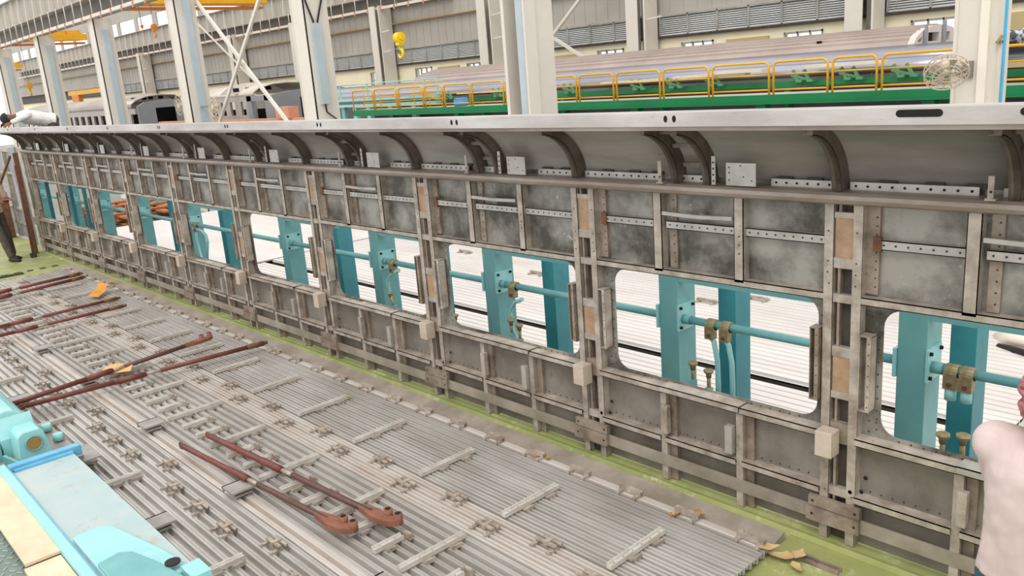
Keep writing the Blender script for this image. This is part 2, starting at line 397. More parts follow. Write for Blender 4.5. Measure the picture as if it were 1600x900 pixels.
# X bracing between pillars 3 and 4
t = thing('cross_brace', 'crossed cream steel bracing between two pillars on the left', 'bracing', (-22.3, 7.5, 2))
m = MB(); m.bar((-24.6, 7.5, 5.62), (-19.0, 7.5, 1.2), .07, .1); m.build('diagonal_bar', pillM, t)
m = MB(); m.bar((-24.6, 7.35, 1.35), (-18.8, 7.35, 6.35), .07, .1); m.build('diagonal_bar', pillM, t)
t = thing('wall_brace', 'slender V-shaped brace against the back wall beside the middle pillar', 'bracing', (-20.5, YB-.6, 3))
m = MB(); m.bar((-17.6, YB-.85, 6.2), (-20.6, YB-.85, 3.9), .1, .1); m.build('upper_bar', pillM, t)
m = MB(); m.bar((-20.6, YB-.85, 3.9), (-18.6, YB-.85, 2.8), .1, .1); m.build('lower_bar', pillM, t)
m = MB(); m.bar((-53, YB-.85, 8.0), (-43, YB-.85, 2.2), .08, .08); tag(m.build('wall_brace', pillM), 'long diagonal brace on the far back wall behind the crossed bracing', 'bracing')

# ================================================================== CRANES AND HOOKS
def crane(x, y0, y1, z, label, h=.6):
    t = thing('overhead_crane', label, 'crane', (x, (y0+y1)/2, z))
    m = MB(); m.box(x-.25, x+.25, y0, y1, z, z+h); m.build('bridge_girder', yelM, t)
    m = MB(); m.box(x+.9, x+1.3, y0, y1, z-.05, z+h*.5)
    m.build('second_girder', yelM, t)
    m = MB(); m.box(x+.3, x+.8, y0, y1, z-.25, z-.15)
    m.build('lower_walkway', oraM, t)
    m = MB()
    k = y0
    while k < y1: m.box(x+.25, x+.28, k, k+.05, z, z+h); k += 1.2
    m.build('web_stiffeners', oraM, t)
crane(-56.5, 7.8, 13.5, 6.75, 'yellow overhead crane bridge farthest away, seen between the left pillars')
crane(-38.6, 7.8, 16.6, 6.95, 'yellow overhead crane bridge cut by the top edge of the picture', .8)
crane(-75, 8, 14, 6.1, 'small orange crane beam at the extreme left between pillars', .4)
def hook(x, y, z, s, label, hm):
    t = thing('crane_hook', label, 'crane hook', (x, y, z))
    m = MB(); m.tube([(x-.12*s, y, z), (x+.12*s, y, z)], .17*s, 16); m.box(x-.1*s, x+.1*s, y-.1*s, y+.1*s, z-.22*s, z+.05*s); m.tube([(x+.12*s,y,z),(x+.16*s,y,z)], .08*s, 10)
    m.build('hook_block', hm, t)
    pts = [(x, y, z-.2*s), (x, y, z-.34*s)]
    for k in range(9):
        a = PI/2 - k*(PI*1.45/8); pts.append((x+.13*s*math.cos(a), y, z-.47*s+.13*s*math.sin(a)))
    m = MB(); m.tube(pts, [.045*s]*3+[.05*s]*6+[.035*s, .02*s], 8); m.build('hook', hm, t)
    m = MB(); m.tube([(x-.06*s, y, z+.1*s), (x-.06*s, y, z+5)], .008, 4); m.tube([(x+.06*s, y, z+.1*s), (x+.06*s, y, z+5)], .008, 4); m.build('wire_rope', trimM, t)
hook(-14.08, 7.5, 3.66, .72, 'bright yellow crane hook block hanging in the middle of the hall', mat('lemon_yellow', (246,206,0), (232,190,0), 3, .4))
hook(-28.65, 7.6, 5.2, .6, 'orange crane hook hanging between the left pillars, lower of the pair', oraM)
hook(-29.75, 7.6, 5.32, .3, 'small orange crane hook hanging left of the larger one', oraM)
hook(-56.4, 10.0, 4.2, 1.0, 'small round yellow hook block hanging from the farthest crane bridge', yelM)
# gantry on the far left
t = thing('gantry_beam', 'yellow gantry frame above the far left coach', 'gantry', (-63, 15, 3))
m = MB(); m.box(-66.9, -58.6, 15, 15.3, 3.55, 3.85); m.build('beam', yelM, t)
m = MB(); m.box(-66.2, -64.6, 15, 15.3, 3.0, 3.55); m.build('leg', oraM, t)
m = MB(); m.box(-59.3, -58.6, 15, 15.3, 3.1, 3.55); m.build('leg', oraM, t)

# ================================================================== COACH ON THE RIGHT
def arc_prof(pts): return pts
def coach_profile(yc, hw, z0, zs, zt):
    half = [(-hw, z0), (-hw, zs-.58), (-hw+.03, zs-.4), (-hw+.12, zs-.2), (-hw+.38, zs)]
    return [(yc+a, c) for a, c in half] + [(yc-a, c) for a, c in half[::-1]]
t = thing('coach_shell', 'long unpainted coach body shell behind the green gantry, ribbed roof', 'railway coach', (-14, 13.1, .3))
yc, hw = 13.1, 1.75
m = MB(); m.box(-25.5, -3.2, yc-hw, yc-hw+.06, .5, 2.21); m.box(-25.5, -3.2, yc+hw-.06, yc+hw, .5, 2.05)
for k in range(18): m.box(-25+k*1.25, -24.97+k*1.25, yc-hw-.01, yc-hw, .5, 2.21)
m.build('side_sheet', coachD, t)
pr = [(yc-hw+.02, 2.20), (yc-hw-.01, 2.24), (yc-hw-.02, 2.29), (yc-hw+.01, 2.34), (yc-hw+.06, 2.39), (yc-hw+.12, 2.42), (yc-hw+.15, 2.42), (yc-hw+.16, 2.45), (yc-hw+.24, 2.51), (yc-hw+.42, 2.58), (yc-hw+.62, 2.63)]
m = MB(); m.strip(pr, -25.5, -3.2, .02, 0, 18, True)
m.strip([(2*yc-a, c) for a, c in pr][::-1], -25.5, -3.2, .02, 0, 2, True); m.build('shoulder_sheet', coachS, t)
m = MB(); pr = []
def rz(a): return 2.63+.31*max(0, 1-(2*a-1)**2)**.75
for k in range(14):
    for d, e in ((0, 0), (.62, 0), (.68, .045), (.86, .045), (.92, 0)):
        a = (k+d)/14; pr.append((yc-1.13+2.26*a, rz(a)+e))
m.strip(pr, -19.8, -4.6, .02); m.build('ribbed_roof', mat('ribbed_roof_steel', (178,162,154), (160,144,136), .8, .5, .1), t)
# end arch with three openings
m = MB(); n = 24
def archz(a, h=.31): return 2.63+h*(max(0, 1-(2*a-1)**2))**.6
def arch(x0, x1, open_rects):
    segs = sorted(set([k/n for k in range(n+1)] + [q for o in open_rects for q in o[:2]]))
    for a, c in zip(segs[:-1], segs[1:]):
        mid = (a+c)/2; y0 = yc-1.15+2.3*a; y1 = yc-1.15+2.3*c
        za, zc = archz(a), archz(c); op = [o for o in open_rects if o[0] <= mid <= o[1]]
        def quad(za0, za1, zc0, zc1):
            m.poly([(x1,y0,za0),(x1,y1,zc0),(x1,y1,zc1),(x1,y0,za1),(x0,y0,za0),(x0,y1,zc0),(x0,y1,zc1),(x0,y0,za1)], [(0,1,2,3),(7,6,5,4),(0,4,5,1),(3,2,6,7),(0,3,7,4),(1,5,6,2)])
        if op:
            quad(2.63, 2.68, 2.63, 2.68); quad(min(za-.06, 2.84), za+.03, min(zc-.06, 2.84), zc+.03)
        else: quad(2.63, za+.03, 2.63, zc+.03)
arch(-4.62, -4.5, [(.07, .16), (.27, .49), (.62, .72)])
m.build('end_arch', mat('cream_end_arch', (214,204,196), (200,190,182), 1), t)
m = MB(); m.box(-4.7, -4.62, yc-1.1, yc+1.1, 2.55, 2.66); m.box(-4.5, -3.2, yc-1.2, yc+1.2, 2.60, 2.63); m.build('end_deck', coachS, t)
m = MB(); m.box(-6.5, -6.4, yc-.9, yc+.9, 2.5, 2.85); m.build('inner_black_sheet', darkM, t)  # plain black sheet behind the arch openings
for yy in (12.33, 13.2):
    m = MB(); m.box(-4.48, -4.44, yy, yy+.07, 2.63, 2.98 if yy < 13 else 3.05); m.build('lifting_post', coachG, t)

# ================================================================== GREEN GANTRY PLATFORM
t = thing('work_platform', 'long green steel work platform beside the coach', 'platform', (-9, 10.5, -.95))
m = MB(); m.box(-20.3, 3, 9.98, 10.06, 1.79, 1.955); m.box(-20.3, 3, 9.9, 10.06, 1.79, 1.81); m.box(-20.3, 3, 10.9, 10.98, 1.77, 1.9); m.build('edge_beam', gPaint, t)
m = MB(); m.box(-20.3, 3, 10.06, 10.9, 1.9, 1.95); m.build('deck', deckM, t)
m = MB(); m.box(-20.3, -3.0, 11.1, 11.2, 2.035, 2.14); m.box(-3, 3, 11.1, 11.2, 2.035, 2.14); m.build('upper_beam', gPaint, t)
for x in (-18.5, -15.5, -12.5, -9.5, -6.5, -3.5, -.5):
    m = MB(); m.box(x-.1, x+.1, 10.1, 10.3, -.95, 1.79); m.box(x-.05, x+.05, 11.05, 11.15, -.95, 2.0); m.build('support_post', gPaint, t)
bi = 0
for x in (-17, -14.9, -12.3, -10.2, -9.2, -8.2, -6.25, -5.3, -4.35):
    m = MB()
    for d in (0, .22):
        m.bar((x+d, 11.05, 2.13), (x+d-.12, 11.05, 2.34), .05, .05); m.bar((x+d-.02, 11.0, 2.14), (x+d+.1, 11.0, 2.14), .08, .05)
    m.bar((x-.15, 11.05, 2.24), (x+.2, 11.05, 2.16), .04, .04)
    m.build('tilting_bracket', gPale, t)
k = 0
for a, c, z, yy in ((-16.5,-14.6,2.24,11.0), (-11.2,-9.4,2.28,11.0), (-9.1,-7.35,2.31,10.95), (-8.1,-6.95,2.35,10.9), (-6.1,-4.6,2.37,10.95)):
    m = MB(); m.box(a, c, yy, yy+.22, z, z+.05)
    tag(m.build('plank', plankM), ['pale plank on the green brackets at the left, by the small railing', 'pale plank on green brackets right of the middle pillar', 'pale plank on green brackets, third from the left', 'pale plank resting on green brackets, highest of the row', 'rightmost pale plank on green brackets near the fan'][k], 'plank'); k += 1
m = MB(); m.box(-21, 3, 11.2, 11.3, -.95, 1.98); tag(m.build('platform_shade_sheet', mat('dark_platform_shade', (60,62,60), (46,48,46), 1)), 'dark sheet added as the shade under the coach behind the green platform', 'shade_sheet')  # thin dark sheet added for the darkness under the platform
b = MB()
# guard rails
GX = [-20.3, -19.12, -17.89, -16.68, -15.83, -14.69, -13.42, -12.2, -10.99, -9.91, -8.68, -7.51, -6.22, -5.1, -4.25, -2.9, -1.6, -.3]
glab = ['sagging', ]
for i in range(len(GX)-1):
    a, c = GX[i]+.045, GX[i+1]-.045; y = 10.0
    if i == len(GX)-2: n_ = 'rightmost panel of the yellow guard rail, beyond the right pillar'
    else: n_ = 'yellow tubular guard rail panel on the green platform, %s from the left end' % (['first']+ORD[1:]+['seventeenth', 'eighteenth'])[i]
    t = thing('guard_rail', n_, 'railing', ((a+c)/2, y, 1.95), 'yellow guard rail panels')
    R = .1
    pts = [(a, y, 1.957), (a, y, 2.53-R)] + [(a+R-R*math.cos(q), y, 2.53-R+R*math.sin(q)) for q in (PI/8, PI/4, 3*PI/8)] + [(a+R, y, 2.53), (c-R, y, 2.53)] + [(c-R+R*math.sin(q), y, 2.53-R+R*math.cos(q)) for q in (PI/8, PI/4, 3*PI/8)] + [(c, y, 2.53-R), (c, y, 1.957)]
    m = MB(); m.tube(pts, .021, 8); m.build('frame_tube', yelM, t)
    m = MB(); m.tube([(a, y, 2.31), (c, y, 2.31)], .014, 6); m.build('middle_rail', yelM, t)
    m = MB(); m.tube([(a, y, 2.04), (c, y, 2.04)], .018, 6); m.build('lower_rail', yelM, t)
# left stair end of the platform (blue/turquoise jig with yellow stairs)
t = thing('jig_gallery', 'pale turquoise steel gallery at the left end of the green platform', 'gallery', (-19, 11.5, -.95))
m = MB(); m.box(-24.5, -17.2, 10.8, 11.0, 2.2, 2.28); m.box(-24.5, -17.2, 10.8, 11.0, 2.02, 2.1); m.build('gallery_beam', blueP, t)
for x in (-24.2, -23.4, -22.3, -21.6, -20.8, -19.6, -18.4):
    m = MB(); m.box(x-.08, x+.12, 10.85, 10.98, -.95, 2.02); m.build('post', blueP if x > -22 else blueM, t)
m = MB()
for x in (-24, -22.4, -20.8, -19.3, -17.8, -17.2): m.box(x-.02, x+.02, 10.88, 10.92, 2.28, 2.72)
m.tube([(-24, 10.9, 2.72), (-17.2, 10.9, 2.72)], .02, 6); m.tube([(-24, 10.9, 2.5), (-17.2, 10.9, 2.5)], .015, 6); m.build('handrail', blueP, t)
t = thing('stair_rail', 'thin orange stair railing in front of the turquoise gallery', 'railing', (-18, 10.3, 1.95))
m = MB()
for x in (-20.2, -19.3, -18.5, -17.6, -16.9, -16.2): m.tube([(x, 10.35, 1.95), (x, 10.35, 2.6)], .015, 5)
for z in (2.6, 2.35, 2.15): m.tube([(-20.2, 10.35, z), (-16.2, 10.35, z+.03)], .013, 5)
m.build('posts_and_rails', yelM, t)
m = MB()
for k in range(7): m.bar((-17.7+k*.14, 10.5, 2.45-k*.05), (-17.7+k*.14+.1, 10.7, 2.45-k*.05), .08, .02)
m.build('treads', yelM, t)
m = MB(); m.tube([(-15.6, 10.4, 1.96), (-15.6, 10.4, 2.12)], .2, 12); m.tube([(-15.6,10.4,2.12),(-15.6,10.4,2.16)], [.2,.17], 12); tag(m.build('blue_tub', mat('blue_plastic', (70,140,200), (90,160,215), 2)), 'blue plastic tub standing on the green platform', 'tub')

# fan on the right-hand pillar
FX = Vector((-1.93, 6.5, 2.345))
t = thing('industrial_fan', 'large cream wall fan in a round wire cage on the right pillar', 'fan', FX)
ax = Vector((.35, -.62, -.62)).normalized(); u1 = ax.cross(Vector((0,0,1))).normalized(); v1 = u1.cross(ax)
def fp(r, a, d=0): return FX + ax*d + (u1*math.cos(a)+v1*math.sin(a))*r
fanM = mat('cream_fan_wire', (214,200,178), (196,182,160), 5)
m = MB()
for R, d in ((.235, .0), (.235, .08), (.15, .10), (.08, .115), (.17, -.04)):
    m.tube([fp(R, 2*PI*k/28, d) for k in range(29)], .006 if R < .235 else .009, 5, caps=False)
for k in range(16):
    a = 2*PI*k/16; m.tube([fp(.03, a, .12), fp(.13, a, .11), fp(.235, a, .08), fp(.235, a, 0), fp(.10, a, -.06)], .0045, 4)
m.build('cage', fanM, t)
m = MB()
for k in range(4):
    a = k*PI/2+.4
    m.poly([fp(.04,a-.3,.03), fp(.19,a-.32,.05), fp(.205,a+.25,.01), fp(.05,a+.5,0), fp(.04,a-.3,.024), fp(.19,a-.32,.044), fp(.205,a+.25,.004), fp(.05,a+.5,-.006)], [(0,1,2,3),(7,6,5,4),(0,4,5,1),(1,5,6,2),(2,6,7,3),(3,7,4,0)])
m.build('blades', mat('grey_blade', (176,166,150), (160,150,136), 5), t)
m = MB(); m.tube([fp(0,0,-.14), fp(0,0,.02)], .055, 12); m.tube([fp(0,0,.02), fp(0,0,.06)], .04, 12); m.build('motor', fanM, t)
m = MB(); m.bar(fp(0,0,-.1), (-1.86, 6.98, 2.31), .04, .05); m.box(-1.92, -1.8, 6.97, 7.0, 2.22, 2.42); m.build('mounting_bracket', pillB, t)

# ================================================================== COACHES ON THE LEFT
t = thing('coach_shell', 'grey coach shell with open doorway end, between the pillars at far left', 'railway coach', (-44, 13, -.4))
m = MB(); pr = coach_profile(13.2, 1.6, -.3, 2.62, 3)
def endwall(m, x0, x1, y0, y1, z0, z1, dy0, dy1, dz0, dz1):
    m.box(x0, x1, y0, dy0, z0, z1); m.box(x0, x1, dy1, y1, z0, z1); m.box(x0, x1, dy0, dy1, dz1, z1); m.box(x0, x1, dy0, dy1, z0, dz0)
endwall(m, -43.7, -43.5, 11.7, 14.6, -.3, 2.5, 12.6, 13.7, .2, 2.35)
m.prism([(11.7, 2.5), (14.6, 2.5), (14.2, 2.68), (13.2, 2.76), (12.1, 2.68)], 'x', -43.7, -43.5)
m.build('end_wall', coachG, t)
m = MB(); m.box(-66, -43.7, 11.6, 11.7, -.3, .9)
x = -66
for k in range(18):
    xa = -66+k*1.24; m.box(xa, xa+.5, 11.6, 11.7, .9, 2.1)
m.box(-66, -43.7, 11.6, 11.7, 2.1, 2.4); m.build('side_frame', coachM, t)
m = MB(); m.strip([(11.6,2.4),(11.65,2.6),(11.9,2.78),(12.5,2.95),(13.2,3.0),(13.9,2.95),(14.5,2.78),(14.8,2.4)], -66, -44.2, .03, 0, 1, True); m.build('roof_sheet', coachM, t)
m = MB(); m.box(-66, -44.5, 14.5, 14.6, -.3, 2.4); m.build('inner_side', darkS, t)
m = MB(); m.box(-45.5, -45.4, 12, 14.4, .2, 2.3); m.build('inner_black_sheet', darkM, t)  # plain black sheet inside the doorway end
t = thing('coach_shell', 'light grey coach shell with window openings behind the crossed bracing', 'railway coach', (-32, 12, -.4))
m = MB(); m.box(-36.2, -30.1, 11.6, 11.7, -.3, 1.85)
wxs = [-35.6, -34.7, -33.9, -33.0, -32.1, -31.1]
prev = -36.2
for xw in wxs: m.box(prev, xw-.22, 11.6, 11.7, 1.85, 2.4); prev = xw+.22
m.box(prev, -30.1, 11.6, 11.7, 1.85, 2.4); m.box(-36.2, -30.1, 11.6, 11.7, 2.4, 2.62)
m.build('side_sheet', coachM, t)
m = MB(); m.strip([(11.6,2.62),(11.65,2.72),(11.9,2.86),(12.5,3.0),(13.2,3.03),(13.9,2.98),(14.5,2.8),(14.8,2.62)], -36.2, -30.1, .03, 0, 1, True); m.build('roof_sheet', mat('cream_coach_roof', (218,208,194), (206,196,182), 1), t)
m = MB(); m.box(-36.1, -30.5, 12.6, 12.65, -.3, 2.05); m.build('inner_black_panel', darkM, t)  # plain black panel behind the window openings
m = MB(); m.box(-36.1, -30.5, 14.6, 14.65, -.3, 2.5); m.build('far_side', creamP, t)
t = thing('coach_end_frame', 'grey coach end with a tall dark doorway left of the cable-box pillar', 'railway coach', (-27.5, 12.5, -.4))
m = MB(); endwall(m, -27.9, -27.7, 11.2, 14.6, -.3, 2.6, 12.35, 13.5, .2, 2.45); m.prism([(11.2, 2.6), (14.6, 2.6), (14.2, 2.7), (13, 2.74), (12, 2.7)], 'x', -27.9, -27.7); m.build('end_wall', coachG, t)
m = MB(); m.box(-29.9, -27.9, 11.2, 11.3, -.3, 1.4); m.box(-29.9, -29.5, 11.2, 11.3, 1.4, 2.6); m.box(-28.4, -27.9, 11.2, 11.3, 1.4, 2.6); m.box(-29.9, -27.9, 11.2, 11.3, 2.4, 2.6); m.build('side_sheet', coachG, t)
m = MB(); m.box(-29.6, -29.5, 12, 14.5, -.3, 2.4); m.build('inner_black_sheet', darkM, t)  # plain black sheet filling the view through the doorway
m = MB(); m.box(-29.45, -29.4, 12.9, 13.2, 1.0, 2.2); m.build('door_light_patch', creamP, t)  # pale sheet stands in for light showing in the doorway
for i, (x, ww) in enumerate(((-45.5, 3.2), (-31.5, 2.6))):
    t = thing('roof_end_arch', ['white roof end arch with small openings on the left coach', 'white roof end arch standing above the grey doorway coach'][i], 'coach part', (x, 13, 2.7))
    m = MB(); yy = 12.9 if i == 0 else 12.2
    pr = [(yy-1.4, 2.72), (yy+1.4, 2.72), (yy+1.0, 3.02), (yy, 3.14), (yy-1.0, 3.02)]
    m.prism(pr, 'x', x-.1, x+.1); m.build('arch_sheet', mat('white_arch', (228,222,214), (216,210,202), 1), t)
    for q in (-.8, -.25, .1, .65):
        m = MB(); m.box(x+.1, x+.11, yy+q, yy+q+.26, 2.8, 2.95); m.build('opening', darkM, t)
# orange skid beam under the left coaches
m = MB(); m.box(-38, -24.5, 10.6, 10.8, 1.55, 1.75); m.box(-26.3, -25.3, 10.5, 10.9, 1.75, 2.15); tag(m.build('skid_beam', mat('salmon_primer', (228,164,130), (214,148,116), 2)), 'salmon primed skid beam in front of the grey coaches', 'beam')
for k, x in enumerate((-38.9, -36.2)):
    pass
def small_fan(x, y, z, R0, xp, label):
    t = thing('industrial_fan', label, 'fan', (x, y, z))
    m = MB()
    for R in (R0, R0*.6, R0*.3): m.torus((x, y, z), R, .013, 'y', 20, 5)
    for k in range(10): a = PI*2*k/10; m.tube([(x+.07*math.cos(a), y-.03, z+.07*math.sin(a)), (x+R0*math.cos(a), y, z+R0*math.sin(a))], .008, 4)
    m.build('cage', fanM, t)
    m = MB(); m.tube([(x, y-.03, z), (x, y+.16, z)], .08, 10); m.build('motor', fanM, t)
    m = MB(); m.bar((x, y+.14, z), (xp, y+.14, z), .05, .05); m.build('mounting_arm', pillB, t)
small_fan(-23.45, 7.0, 2.4, .3, -24.74, 'cream cage fan on a pillar arm in front of the crossed bracing')
small_fan(-26.1, 7.0, 2.5, .32, -25.32, 'cream cage fan left of the pillar beside the crossed bracing')

# ================================================================== GREEN DECK (jig table top)
t = thing('jig_deck', 'olive green painted jig deck under the panels', 'platform', (-8, -1.3, -.95))
m = MB(); m.box(-22, 3, -2.72, .16, -.05, -.005); m.build('deck_plate', greenM, t)
m = MB(); m.box(-22, 3, -2.5, -.2, -.25, -.05); m.build('under_frame', greenM, t)
for x in (-20, -16, -12, -8, -4, 0, 2.8):
    for y in (-2.4, -.3):
        m = MB(); m.box(x-.08, x+.08, y-.08, y+.08, -.95, -.25); m.build('deck_leg', greenM, t)
m = MB()
for k in range(10): m.box(-13.75, -13.63, -2.5+k*.22, -2.4+k*.22, -.005, -.002)
for k in range(12): m.box(-14.35, -14.2, -2.6+k*.2, -2.5+k*.2, -.005, -.002)
for k in range(6): m.box(-15.4, -15.3, -2.3+k*.22, -2.2+k*.22, -.005, -.002)
m.box(-14.15, -14.05, -1.9, -.9, -.005, .02)
m.build('slot_marks', darkS, t)
m = MB(); m.box(-.1, .16, -.30, -.285, -.005, .02); m.box(-.1, .16, -.265, -.25, -.005, .02); m.build('guide_strip', frame2, t)
m = MB(); m.strip([(-.02, .0), (-.06, .012), (-.1, .0)], -16, 3, .012); m.build('weld_bead', greenM, t)

# ================================================================== CORRUGATED FLOOR PANEL
t = thing('corrugated_panel', 'large corrugated stainless floor panel lying on the green deck', 'floor panel', (-6.8, -1.55, 0))
FP = t
def corr(y0, y1, zb=.012, h=.036, pitch=.067):
    pr = []; y = y0
    while y < y1-1e-6:
        for d, z in (((0, 0), (.026, 0), (.030, h), (.044, h), (.046, h*.88), (.049, h*.88), (.051, h), (.063, h)) if y0 < -2.0 else ((0, 0), (.011, 0), (.016, h), (.032, h), (.036, h*.45), (.042, h*.45), (.046, h), (.062, h))):
            pr.append((y+d, zb+z))
        y += pitch
    return pr
X0, X1 = -13.45, -.2
def sheet(y0, y1, mm, nm='corrugated_sheet'):
    m = MB(); pr = corr(y0, y1); m.strip(pr, X0, X1, -.004); return m.build(nm, mm, t)
sheet(-1.10, -.38, floorM); sheet(-1.37, -1.10-.005, bandM); sheet(-2.04, -1.37-.005, floorM); sheet(-2.14, -2.04-.005, bandM); sheet(-2.72, -2.14-.005, floorM)
m = MB(); m.strip([(-.395, .03), (-.38, .045), (-.345, .045), (-.335, .02)], X0, X1, .004); m.build('edge_flashing', bandM, t)
m = MB(); m.poly([(X0-.5,-.36,.0),(X1-.02,-.36,.0),(X1-.02,-.34,.012),(X0-.5,-.34,.012),(X0-.5,-.17,.05),(X1-.02,-.17,.05),(X0-.5,-.165,.0),(X1-.02,-.165,.0)], [(0,1,2,3),(3,2,5,4),(4,5,7,6),(0,6,7,1),(0,3,4,6),(1,7,5,2)])
m.build('edge_plate', kerbM, t)
def crossbar(x, y0, y1, tail=0, wdt=.038):
    z0 = .055; z1 = .088
    m = MB(); h = wdt/2
    # hat channel: two flanges and a groove
    pr = [(x-h, z0), (x-h, z1), (x-h*.55, z1), (x-h*.35, z1-.012), (x+h*.6, z1-.012), (x+h*.7, z1-.004), (x+h, z1-.004), (x+h, z0)]
    m.prism(pr, 'y', y0, y1)
    n = max(2, int((y1-y0)/.08))
    m.dots([(x+.002, y0+(k+.5)*(y1-y0)/n, z1-.012) for k in range(n)], .0045, 'z', .001, 6)
    o = m.build('cross_bar', [barM, darkS], t)
    nn = 2 if y1-y0 > .3 else 1
    for k in range(nn):
        m = MB(); y = y0+(y1-y0)*(.3+.42*k)
        m.box(x+h, x+h+.035, y, y+.07, .046, .056); m.box(x+h+.03, x+h+.04, y, y+.07, .046, .07)
        m.build('bar_foot', [clampM], o)
    if tail:
        m = MB(); m.box(x-.01, x+.05, y1+.02, y1+.04, .046, .09); m.box(x-.005, x+.02, y1-.02, y1+.07, .046, .056); m.build('tail_tab', clampM, o)
k = 0; x = -.735
while x > -13.3:
    crossbar(x, -1.10, -.62); x -= .85; k += 1
x = -.76
while x > -13.3:
    crossbar(x, -1.87, -1.40)
    for d in (.275, .555):
        if x-d > -13.3 and x-d < -.9 : crossbar(x-d, -1.86, -1.655, 1, .042)
    x -= .845
x = -2.435
while x > -13.3: crossbar(x, -2.71, -2.40); x -= 1.68
def clamp(x, y, kind):
    L = .085; m = MB(); z0 = .052
    j = random.uniform(-.004, .004)
    if kind == 'a':
        m.box(x-L, x+L, y+j-.004, y+j+.022, z0+.02, z0+.032); m.box(x-L, x+L, y+j+.018, y+j+.022, z0, z0+.036); m.box(x-L, x+L, y+j-.008, y+j-.003, z0, z0+.036)
    else:
        m.box(x-L, x+L*.9, y-.006, y+.018, z0+.018, z0+.03); m.box(x-L*.8, x+L, y+.036, y+.056, z0+.016, z0+.028); m.box(x-L*.8, x+L, y+.052, y+.056, z0, z0+.032)
    for sx_ in (-.8, .75):
        xx = x+L*sx_; m.box(xx-.012, xx+.012, y-.055, y+.03, z0-.006, z0+.008); m.tube([(xx, y-.045, z0), (xx, y-.045, z0+.014)], .010, 6)
    if kind != 'a': m.box(x-.01, x+.02, y-.01, y+.06, z0+.01, z0+.036)
    return m.build({'a': 'edge_bracket', 'b': 'centre_bracket', 'c': 'side_bracket'}[kind], clampM, t)
x = -.31; k = 0
while x > -13.3: clamp(x, -.375, 'a'); x -= .4325
x = -.74; k = 0
while x > -13.3: clamp(x, -1.265 if k % 2 == 0 else -1.16, 'b'); x -= .42; k += 1
x = -.74; k = 0
while x > -13.3: clamp(x, -2.22 if k % 4 == 0 else -2.345, 'c'); x -= .42; k += 1
for (x, y) in [(-3.2,-2.61),(-4.93,-2.03),(-3.23,-2.05),(-8.32,-2.02),(-6.65,-2.62),(-6.62,-2.03),(-10.0,-2.04),(-1.52,-2.06),(-4.6,-2.66)]:
    m = MB(); s_ = .085
    m.box(x-s_, x+s_, y-.085, y+.085, .098, .112); m.box(x-s_, x-s_+.012, y-.085, y+.085, .075, .112); m.box(x+s_-.05, x+s_-.02, y-.06, y+.06, .06, .076); m.box(x-.05, x+.03, y-.05, y+.05, .048, .1)
    m.build('box_pad', padM, t)
# leaves and scraps
def leafmesh(x, y, z, s, a, mm, label, name='leaf', cat='leaf', curl=.3):
    m = MB(); n = 6; top = []; 
    pts = []
    for i in range(n+1):
        q = i/n; wq = math.sin(PI*q)**1.1*.26*s*(1+.35*math.sin(q*9+x*40))
        for sd_ in (-1, 0, 1):
            px = (q-.5)*s; py = sd_*wq; pz = z+curl*s*((q-.5)**2*1.2) + abs(sd_)*wq*curl
            pts.append((x+px*math.cos(a)-py*math.sin(a), y+px*math.sin(a)+py*math.cos(a), pz))
    nn = len(pts); pts += [(p[0], p[1], p[2]+.0015) for p in pts]
    fs = []
    for i in range(n):
        for d in (0, 1):
            q = i*3+d; fs.append((q, q+3, q+4, q+1)); fs.append((nn+q, nn+q+1, nn+q+4, nn+q+3))
    m.poly(pts, fs, 0, True); return tag(m.build(name, mm), label, cat)
leafmesh(-2.02, -.40, .06, .09, .5, leafM, 'brown dry leaf by the edge bracket level with the middle window')
leafmesh(-1.93, -.36, .06, .07, 2.2, leafM, 'small curled dry leaf touching the grey edge plate, beside a larger brown one')
leafmesh(-.70, -.33, .06, .11, .2, leafM, 'curled golden dry leaf against the edge plate near the right end')
leafmesh(-.80, -.42, .06, .08, 1.2, leafM, 'dry leaf lying on the corrugations beside the curled golden leaf')
leafmesh(-.13, -.36, .02, .16, .4, leafP, 'largest pale leaf of the little heap on the green deck at the panel corner')
leafmesh(-.06, -.30, .03, .12, 1.7, leafP, 'pale folded leaf standing highest in the heap at the panel corner')
leafmesh(-.02, -.40, .02, .10, -.6, leafP, 'small pale leaf on bare green deck, nearest the bottom of the picture')
leafmesh(-.20, -.37, .05, .13, .9, leafP, 'tan leaf wedged under the last edge bracket')
leafmesh(-4.12, -.62, .07, .07, .9, leafG, 'small yellow-green leaf at the end of a cross bar')
leafmesh(-10.1, -1.0, .07, .08, .4, leafG, 'small yellow-green leaf far along the panel near the crossing rods')
leafmesh(-3.9, -1.55, .07, .04, .4, leafM, 'tiny orange scrap between two short cross bars')
m = MB(); q5 = [(-6.80,-1.84,.11),(-6.62,-1.84,.105),(-6.50,-1.66,.11),(-6.64,-1.58,.14),(-6.86,-1.70,.12)]
m.poly(q5+[(a, c, d+.003) for a, c, d in q5], [(4,3,2,1,0),(5,6,7,8,9)]+[(i,(i+1)%5,5+(i+1)%5,5+i) for i in range(5)])
tag(m.build('paper_sheet', mat('orange_paper', (232,180,116), (222,166,102), 8, .8)), 'orange torn paper sheet trapped under the long crossing rod', 'paper')
m = MB()
def q4(P4): m.poly(P4+[(a, c, d+.004) for a, c, d in P4], [(3,2,1,0),(4,5,6,7),(0,1,5,4),(1,2,6,5),(2,3,7,6),(3,0,4,7)])
q4([(-10.62,-.86,.09),(-10.40,-.78,.09),(-10.62,-.62,.10),(-10.80,-.70,.12)]); q4([(-10.80,-.70,.12),(-10.62,-.62,.10),(-10.72,-.54,.19),(-10.9,-.60,.20)]); q4([(-10.72,-.54,.19),(-10.66,-.50,.21),(-10.62,-.42,.17),(-10.70,-.46,.16)])
